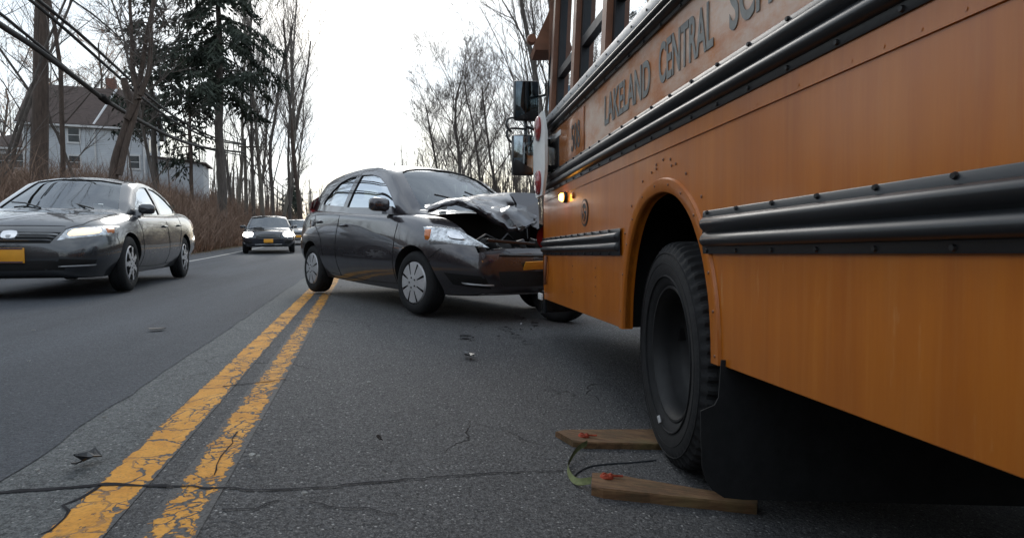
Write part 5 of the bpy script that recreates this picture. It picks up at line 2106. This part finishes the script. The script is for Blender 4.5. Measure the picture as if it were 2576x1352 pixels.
brush('brush', 'tall brush on the left bank beside the photographer', 7000, near_left, 1.6, 4.2, M['brush'], 6, w=.035)


# far woods closing the view
def woods(name, label, arc, n, seed, h0, h1):
    rnd = random.Random(seed)
    mb = MB()
    for k in range(n):
        a0, a1, r0, r1 = arc
        a = math.radians(rnd.uniform(a0, a1))
        R_ = rnd.uniform(r0, r1)
        x, y = math.sin(a) * R_, math.cos(a) * R_
        z = G(x, y) - .3
        h = rnd.uniform(h0, h1)
        w = rnd.uniform(.05, .14) * R_ / 90
        lx = rnd.gauss(0, .06)
        top = V((x + lx * h, y, z + h))
        p0 = V((x, y, z))
        mb.add([p0 - V((w, 0, 0)), p0 + V((w, 0, 0)), top + V((w * .3, 0, 0)), top - V((w * .3, 0, 0)), p0 + V((0, w, 0))], [(0, 1, 2, 3), (0, 4, 3), (1, 2, 4)], 0, False)
        for j in range(9):
            f = rnd.uniform(.25, .98)
            b0 = p0.lerp(top, f)
            e = b0 + V((rnd.gauss(0, .6), rnd.gauss(0, .3), rnd.uniform(.3, 1))).normalized() * h * rnd.uniform(.12, .3) * (1.2 - f * .6)
            mb.add([b0 - V((w * .25, 0, 0)), b0 + V((w * .25, 0, 0)), e], [(0, 1, 2)], 0, False)
            for q in range(3):
                c0 = b0.lerp(e, rnd.uniform(.3, .95))
                e2 = c0 + V((rnd.gauss(0, .6), rnd.gauss(0, .3), rnd.uniform(0, 1))).normalized() * h * rnd.uniform(.05, .12)
                mb.add([c0 - V((w * .14, 0, 0)), c0 + V((w * .14, 0, 0)), e2], [(0, 1, 2)], 0, False)
    return tag(mb.build(name, M['twig'], angle=0), label, 'woods', kind='stuff')


woods('woods', 'distant leafless woods on the skyline', (-62, 30, 95, 190), 900, 5, 5, 9)
woods('woods', 'leafless woods behind the right roadside', (10, 75, 22, 60), 520, 6, 6, 12)
woods('woods', 'leafless thicket low between the hatchback roof and the bus mirrors', (-11, 4, 42, 75), 260, 11, 4, 8)
woods('woods', 'leafless woods behind the left roadside', (-75, -22, 55, 95), 330, 7, 5, 11)
# unseen woods behind the photographer, on both sides, thickened to block low light
woods('woods', 'woods back along the road', (80, 300, 12, 40), 1400, 8, 7, 14)

# ------------------------------------------------------------------ utility pole and cables
def wire_pt(px, py):
    """image point on the vertical plane that carries the roadside cables"""
    a = (px - W0 / 2) / FPX
    Y = -8.75 / (a + .25)
    return at(px, py, Y / FWD.y if False else 1) * 0 + (EYE + ray(px, py) * (Y / ray(px, py).y))


M['pole'] = bark('pole_wood', (.07, .06, .05), (.20, .175, .15), 5)
def pole(px, ytop, label):
    t = wire_pt(px, ytop)
    x, y = t.x, t.y
    g = G(x, y)
    root = thing('utility_pole', label, 'utility pole', (x, y, g))
    h = t.z - g + .5
    mb = MB()
    mb.tube([(0, 0, -.5), (0, 0, h * .5), (0, 0, h)], [.15, .13, .10], 12)
    mb.build('pole', M['pole'], root, angle=50)
    mb = MB()
    mb.box((.35, 0, h - .6), (1.5, .10, .12), bev=.01, rot=(0, 0, .1))
    arm = mb.build('crossarm', M['pole'], root)
    for k in (-.2, .35, .95):
        mb = MB()
        mb.lathe([(0, .02), (.03, .045), (.06, .03), (.09, .045), (.13, .025), (.14, 0)], 12, 'Z', c=(k, 0, h - .54))
        mb.build('insulator', M['white_paint'], arm, angle=50)
    return root


pole(616, 366, 'wooden utility pole among the roadside trees where the near cables gather')
pole(782, 482, 'far utility pole seen small against the sky just left of the hatchback')
M['cable'] = mat('cable', (.015, .016, .018), .6, var=.2)
M['cable_pale'] = mat('cable_pale', (.05, .055, .055), .6, var=.2)
CAB = [
    ('thick black bundled cable, lowest of the roadside cables', .040, [(-60, 20), (0, 62), (100, 128), (207, 208), (275, 258), (373, 315), (450, 352), (530, 374), (612, 383)], 'cable'),
    ('second lowest roadside cable, running close above the bundled one', .022, [(-60, -6), (0, 34), (62, 84), (120, 132), (207, 205), (300, 272), (420, 337), (520, 374), (612, 391)], 'cable'),
    ('lower cable of the upper pair over the house', .026, [(20, -40), (76, 0), (150, 62), (207, 112), (300, 195), (373, 258), (450, 312), (540, 352), (612, 364)], 'cable'),
    ('upper cable of the upper pair over the house', .026, [(40, -42), (96, 0), (170, 60), (215, 98), (300, 176), (373, 242), (450, 300), (540, 346), (614, 362)], 'cable'),
    ('thin topmost roadside cable crossing the sky', .014, [(130, -42), (182, 0), (250, 50), (340, 130), (430, 215), (520, 300), (600, 350), (616, 360)], 'cable'),
    ('thin cable hanging on from the near pole to the far pole, uppermost', .022, [(614, 362), (640, 392), (680, 440), (715, 472), (750, 488), (782, 487)], 'cable_pale'),
    ('cable hanging on from the near pole to the far pole, middle', .022, [(612, 383), (640, 416), (680, 462), (715, 492), (750, 506), (782, 500)], 'cable_pale'),
    ('cable hanging on from the near pole to the far pole, lowest', .026, [(612, 391), (640, 430), (680, 478), (715, 508), (750, 520), (782, 508)], 'cable_pale'),
]
for lb, r, pts, mm_ in CAB:
    P_ = [wire_pt(*p) for p in pts]
    if pts[0][0] < 200:
        d = (P_[0] - P_[1])
        P_ = [P_[0] + d * 3 + V((0, 0, .5)), P_[0] + d * 1.5 + V((0, 0, .15))] + P_
    P_ = [V(p) for p in catmull([tuple(p) for p in P_], 5)]
    mb = MB()
    mb.tube(P_, r * 1.9, 6, cap=True)
    if 'bundled' in lb:
        a, b = wire_pt(250, 240), wire_pt(275, 259)
        mb.tube([a, a.lerp(b, .2), a.lerp(b, .8), b], [.06, .12, .12, .06], 10)
    tag(mb.build('cable', M[mm_], angle=0), lb, 'cable', 'overhead cables along the left roadside')

# ------------------------------------------------------------------ house
def siding():
    m, nt, b = new_mat('pale_siding')
    ob = nt.nodes.new('ShaderNodeTexCoord').outputs['Object']
    sx = nt.nodes.new('ShaderNodeSeparateXYZ')
    nt.links.new(ob, sx.inputs[0])
    w = nt.nodes.new('ShaderNodeMath')
    w.operation = 'FRACT'
    nt.links.new(math_(nt, 'MULTIPLY', sx.outputs[2], 7.0), w.inputs[0])
    c = ramp(nt, noise(nt, 1.2, 5, .6, ob), [(.3, (.50, .53, .57)), (.7, (.62, .65, .68))])
    line = ramp(nt, w.outputs[0], [(0, (.55, .55, .55)), (.12, (1, 1, 1))])
    nt.links.new(mixc(nt, 1.0, c, line, 'MULTIPLY'), b.inputs['Base Color'])
    b.inputs['Roughness'].default_value = .7
    bumpn(nt, b, w.outputs[0], .5, .02)
    return m


M['siding'] = siding()
M['shingle'] = mat('shingle', (.085, .062, .055), .9, var=.3, vscale=3, stretch=(1, 4, 4), bump=.6, bscale=12, bdist=.03)
M['trim_white'] = mat('trim_white', (.62, .62, .62), .6, var=.08)
M['pane_dark'] = mat('pane_dark', (.035, .04, .045), .12, var=.4, vscale=2)
M['door_red'] = mat('door_red', (.12, .03, .025), .4, var=.2)
M['brick'] = mat('brick', (.16, .08, .06), .9, var=.35, vscale=9, bump=.5, bscale=20)
HY = 50.0
hx = (372 - W0 / 2) / FPX * HY
zb = at(372, 470, HY).z
house = thing('house', 'pale blue two-storey house with brown roofs and a low wing, on the bank at left', 'house', (hx, HY, zb), math.radians(20))
# local: x along the front wall (negative = left), y to the back; front wall at y=0, right end wall at x=0
HW, HD = 8.3, 6.2
EV = (at(372, 318, HY).z - zb)
RG = (at(300, 240, HY + 3).z - zb)


def slab(mb, a, b, c, d, th=.14):
    q = [V(p) for p in (a, b, c, d)]
    n = (q[1] - q[0]).cross(q[3] - q[0]).normalized() * th
    if n.z < 0:
        n = -n
    mb.add(q + [p + n for p in q], [(0, 1, 2, 3), (7, 6, 5, 4), (0, 4, 5, 1), (1, 5, 6, 2), (2, 6, 7, 3), (3, 7, 4, 0)])


wl = MB()
xl = -HW
wl.prism([(xl, -1.5), (0, -1.5), (0, EV), (xl, EV)], 0, .2)
wl.prism([(0, -1.5), (HD, -1.5), (HD, EV), (HD / 2, RG), (0, EV)], -.2, -.002, axis='X')
wl.prism([(0, -1.5), (HD, -1.5), (HD, EV), (HD / 2, RG), (0, EV)], xl + .002, xl + .2, axis='X')
wl.prism([(xl, -1.5), (0, -1.5), (0, EV), (xl, EV)], HD - .2, HD)
wl.build('wall', M['siding'], house, angle=0)
rfm = MB()
o = .35
sl_ = (RG - EV) / (HD / 2)
slab(rfm, (xl - o, -o, EV - o * sl_), (o, -o, EV - o * sl_), (o, HD / 2, RG), (xl - o, HD / 2, RG))
slab(rfm, (xl - o, HD + o, EV - o * sl_), (o, HD + o, EV - o * sl_), (o, HD / 2, RG), (xl - o, HD / 2, RG))
hroof = rfm.build('roof', M['shingle'], house, angle=0)
ch = MB()
ch.box((-3.0, HD / 2 + .2, RG + .35), (.7, .6, 1.3), bev=.02)
ch.build('chimney', M['brick'], hroof)
tr = MB()
tr.box((xl / 2, -o - .02, EV - o * sl_ - .02), (HW + .8, .08, .18))
for sy in (-1, 1):
    a = V((.36, HD / 2 + sy * (HD / 2 + o), EV - o * sl_))
    b = V((.36, HD / 2, RG))
    tr.tube([a, b], .09, 4)
tr.box((-.06, -.03, EV / 2 - .6), (.14, .05, EV + 1.4))
tr.box((xl + .06, -.03, EV / 2 - .6), (.14, .05, EV + 1.4))
tr.build('trim', M['trim_white'], house)
dp = MB()
def fx(px):
    """local x on the front wall for an image column (front wall line)"""
    a = (px - W0 / 2) / FPX
    c, s = math.cos(math.radians(20)), math.sin(math.radians(20))
    return (a * HY - hx) / (c - a * s)
x = fx(250)
dp.tube([(x, -.12, EV - .1), (x, -.10, EV - .5), (x, -.10, -1)], .07, 6)
r1 = V((fx(287), HD * .30, EV + (RG - EV) * .62))
dp.tube([(x, -o, EV - o * sl_ + .15), (x + (fx(287) - x) * .9, HD / 2 - .3, RG + .02)], .09, 6)
dp.build('downspout', M['trim_white'], house)


def window(parent, cx, cz, w, h, y=-.02, ax='Y', pane='pane_dark'):
    f = MB()
    f.box((cx, y - .02, cz), (w + .22, .06, h + .22))
    a = f.build('window', M['trim_white'], parent, angle=0)
    p = MB()
    p.box((cx, y - .055, cz + h * .26), (w, .02, h * .44))
    p.box((cx, y - .055, cz - h * .24), (w, .02, h * .44))
    p.build('pane', M[pane], a, angle=0)
    return a


def fz(py, x):
    """local z of an image row on the front wall at local x"""
    c, s = math.cos(math.radians(20)), math.sin(math.radians(20))
    X, Y = hx + x * c, HY + x * s
    return at(1288, py, 1).z * 0 + (EYE + ray((X / Y) * FPX + W0 / 2, py) * (Y / ray(1288, py).y)).z - zb


for px, y0, y1 in ((197, 322, 358), (197, 392, 424), (320, 325, 358), (345, 392, 424)):
    x = fx(px)
    window(house, x, (fz(y0, x) + fz(y1, x)) / 2, .72, abs(fz(y0, x) - fz(y1, x)))
# end wall windows
for yy, zz in ((1.7, EV * .72), (HD / 2, EV + .8), (4.4, EV * .72), (1.7, EV * .25)):
    f = MB()
    f.box((.015, yy, zz), (.06, .85, 1.3))
    a = f.build('window', M['trim_white'], house, angle=0)
    p = MB()
    p.box((.05, yy, zz), (.02, .62, 1.05))
    p.build('pane', M['pane_dark'], a, angle=0)
# low wing at the left
WX0, WX1 = fx(-90), fx(138)
WEV = fz(374, WX1)
WRG = fz(338, WX1) + .2
wg = MB()
wg.prism([(WX0, -1.5), (WX1, -1.5), (WX1, WEV), (WX0, WEV)], .6, .8)
wg.build('wing_wall', M['siding'], house, angle=0)
wr = MB()
slab(wr, (WX0, .3, WEV - .05), (WX1 + .15, .3, WEV - .05), (WX1 + .15, 3.8, WRG + .5), (WX0 + 3.5, 3.8, WRG + .5))
wr.build('wing_roof', M['shingle'], house, angle=0)
wt = MB()
wt.box(((WX0 + WX1) / 2, .28, WEV - .06), (WX1 - WX0, .06, .16))
wt.build('trim', M['trim_white'], house, angle=0)
for px, w in ((-10, .7), (10, .55), (38, 1.3), (72, .6)):
    x = fx(px)
    window(house, x, fz(402, x), w, 1.1, y=.58)
x = fx(118)
db = MB()
db.box((x, .56, fz(412, x)), (1.15, .06, 2.1))
dr = db.build('door', M['trim_white'], house, angle=0)
db = MB()
db.box((x, .52, fz(400, x)), (.7, .03, .95))
db.build('pane', M['door_red'], dr, angle=0)
# lean-to at the right end
lt = MB()
z0, z1 = fz(375, 0), fz(408, 0)
lt.prism([(.02, -2.5), (4.2, -2.5), (4.2, z1 + .3), (.02, z1 + .75)], 1.0, 4.6)
lt.build('extension_wall', M['siding'], house, angle=0)
lr = MB()
slab(lr, (-.0, .7, z1 + .55), (4.5, .7, z1 + .1), (4.5, 4.9, z1 + .1), (.0, 4.9, z1 + .95))
lr.build('extension_roof', M['shingle'], house, angle=0)
window(house, 1.6, z1 - .1, .7, .4, y=.98)

# ------------------------------------------------------------------ scattered debris
shard('black plastic shard lying beside the left yellow line', 222, 1172, .085, M['black_gloss'], 1, h=.02)
shard('small dark sliver beside the black shard at the left line', 203, 1188, .05, M['black_gloss'], 8)
shard('black plastic shard in the middle of the right lane', 1180, 903, .12, M['black_gloss'], 2, h=.02)
shard('thin dark sliver just beyond the black shard in the right lane', 1168, 853, .12, M['black_trim'], 3, h=.005)
shard('dark sliver on the newer asphalt of the left lane', 400, 834, .14, M['black_trim'], 4, h=.006)
shard('tiny dark crumb on the right lane before the planks', 955, 1123, .03, M['black_trim'], 5)
shard('dark crumb in the shadow before the bus corner', 1290, 850, .07, M['black_trim'], 6)
shard('silvery glass fragment below the front corner of the bus', 1328, 811, .05, M['chrome'], 7)
shard('black plastic fragment below the bumper of the hatchback', 1310, 803, .14, M['black_trim'], 17)
shard('grey fragment on the road under the bus corner', 1345, 820, .10, M['black_trim'], 18)
wl_ = [(262, 1064, .03), (330, 1042, .025), (388, 1040, .03), (95, 1202, .025), (636, 1162, .045), (650, 1166, .03), (768, 1262, .035), (928, 972, .04), (684, 1110, .03), (460, 965, .03), (75, 918, .04), (85, 838, .05), (1010, 1110, .02), (620, 792, .06)]
for k, (x, y, w) in enumerate(wl_):
    shard('small white chip scattered on the asphalt', x, y, w * .62, M['bit_white'], 30 + k, h=.001, group='white chips on the asphalt', name='paint_chip')
rg = random.Random(77)
for k in range(18):
    shard('tiny dark or glassy crumb scattered below the nose of the hatchback', rg.uniform(1180, 1345), rg.uniform(800, 868), rg.uniform(.02, .05), M['chrome'] if k % 5 == 0 else M['black_trim'], 100 + k, h=.006, group='tiny crash crumbs', name='plastic_crumb')

# wheel standing in the shadow under the bus corner
c = ground_hit(1412, 810)
lw = car_wheel(.285, .19, .19, 'cover', 8)
lw.name = 'loose_wheel'
lw.location = (c.x, c.y + .06, G(c.x, c.y) + .285)
lw.rotation_euler = (math.radians(4), 0, PI - math.radians(38))
tag(lw, 'black tyred wheel in the shadow under the front corner of the bus', 'wheel')

# ------------------------------------------------------------------ light
world = bpy.data.worlds.new('World')
scene.world = world
world.use_nodes = True
nt = world.node_tree
bg = nt.nodes['Background']
sky = nt.nodes.new('ShaderNodeTexSky')
sky.sky_type = 'NISHITA'
sky.sun_disc = False
SUN_EL, SUN_AZ = math.radians(30), math.radians(-12)      # azimuth from +Y towards +X
sky.sun_elevation = SUN_EL
sky.sun_rotation = SUN_AZ
sky.air_density = 1.4
sky.dust_density = 1.2
sky.ozone_density = 1.5
# thin bright cloud over most of the sky
tc = nt.nodes.new('ShaderNodeTexCoord').outputs['Generated']
cl = ramp(nt, noise(nt, 2.2, 6, .6, tc, stretch=(1, 1, 2.5)), [(.38, (.45, .45, .45)), (.62, (1, 1, 1))])
col = mixc(nt, math_(nt, 'MULTIPLY', cl, .9), sky.outputs[0], CLOUD if 'CLOUD' in globals() else (9.1, 10.0, 10.9))
nt.links.new(col, bg.inputs[0])
bg.inputs[1].default_value = 0.10
sd = bpy.data.lights.new('sun', 'SUN')
sd.energy = 0.5
sd.angle = math.radians(20)
sd.color = (1, .96, .90)
so = bpy.data.objects.new('sun', sd)
COL.objects.link(so)
d = V((math.sin(SUN_AZ) * math.cos(SUN_EL), math.cos(SUN_AZ) * math.cos(SUN_EL), math.sin(SUN_EL)))
so.rotation_euler = (-d).to_track_quat('-Z', 'Y').to_euler()
vs = scene.view_settings
vs.view_transform = 'Standard'
vs.look = 'None'
vs.exposure = 0.45
vs.gamma = 1
vs.use_curve_mapping = False
scene.cycles.max_bounces = 8
scene.cycles.transparent_max_bounces = 24
scene.cycles.use_denoising = True
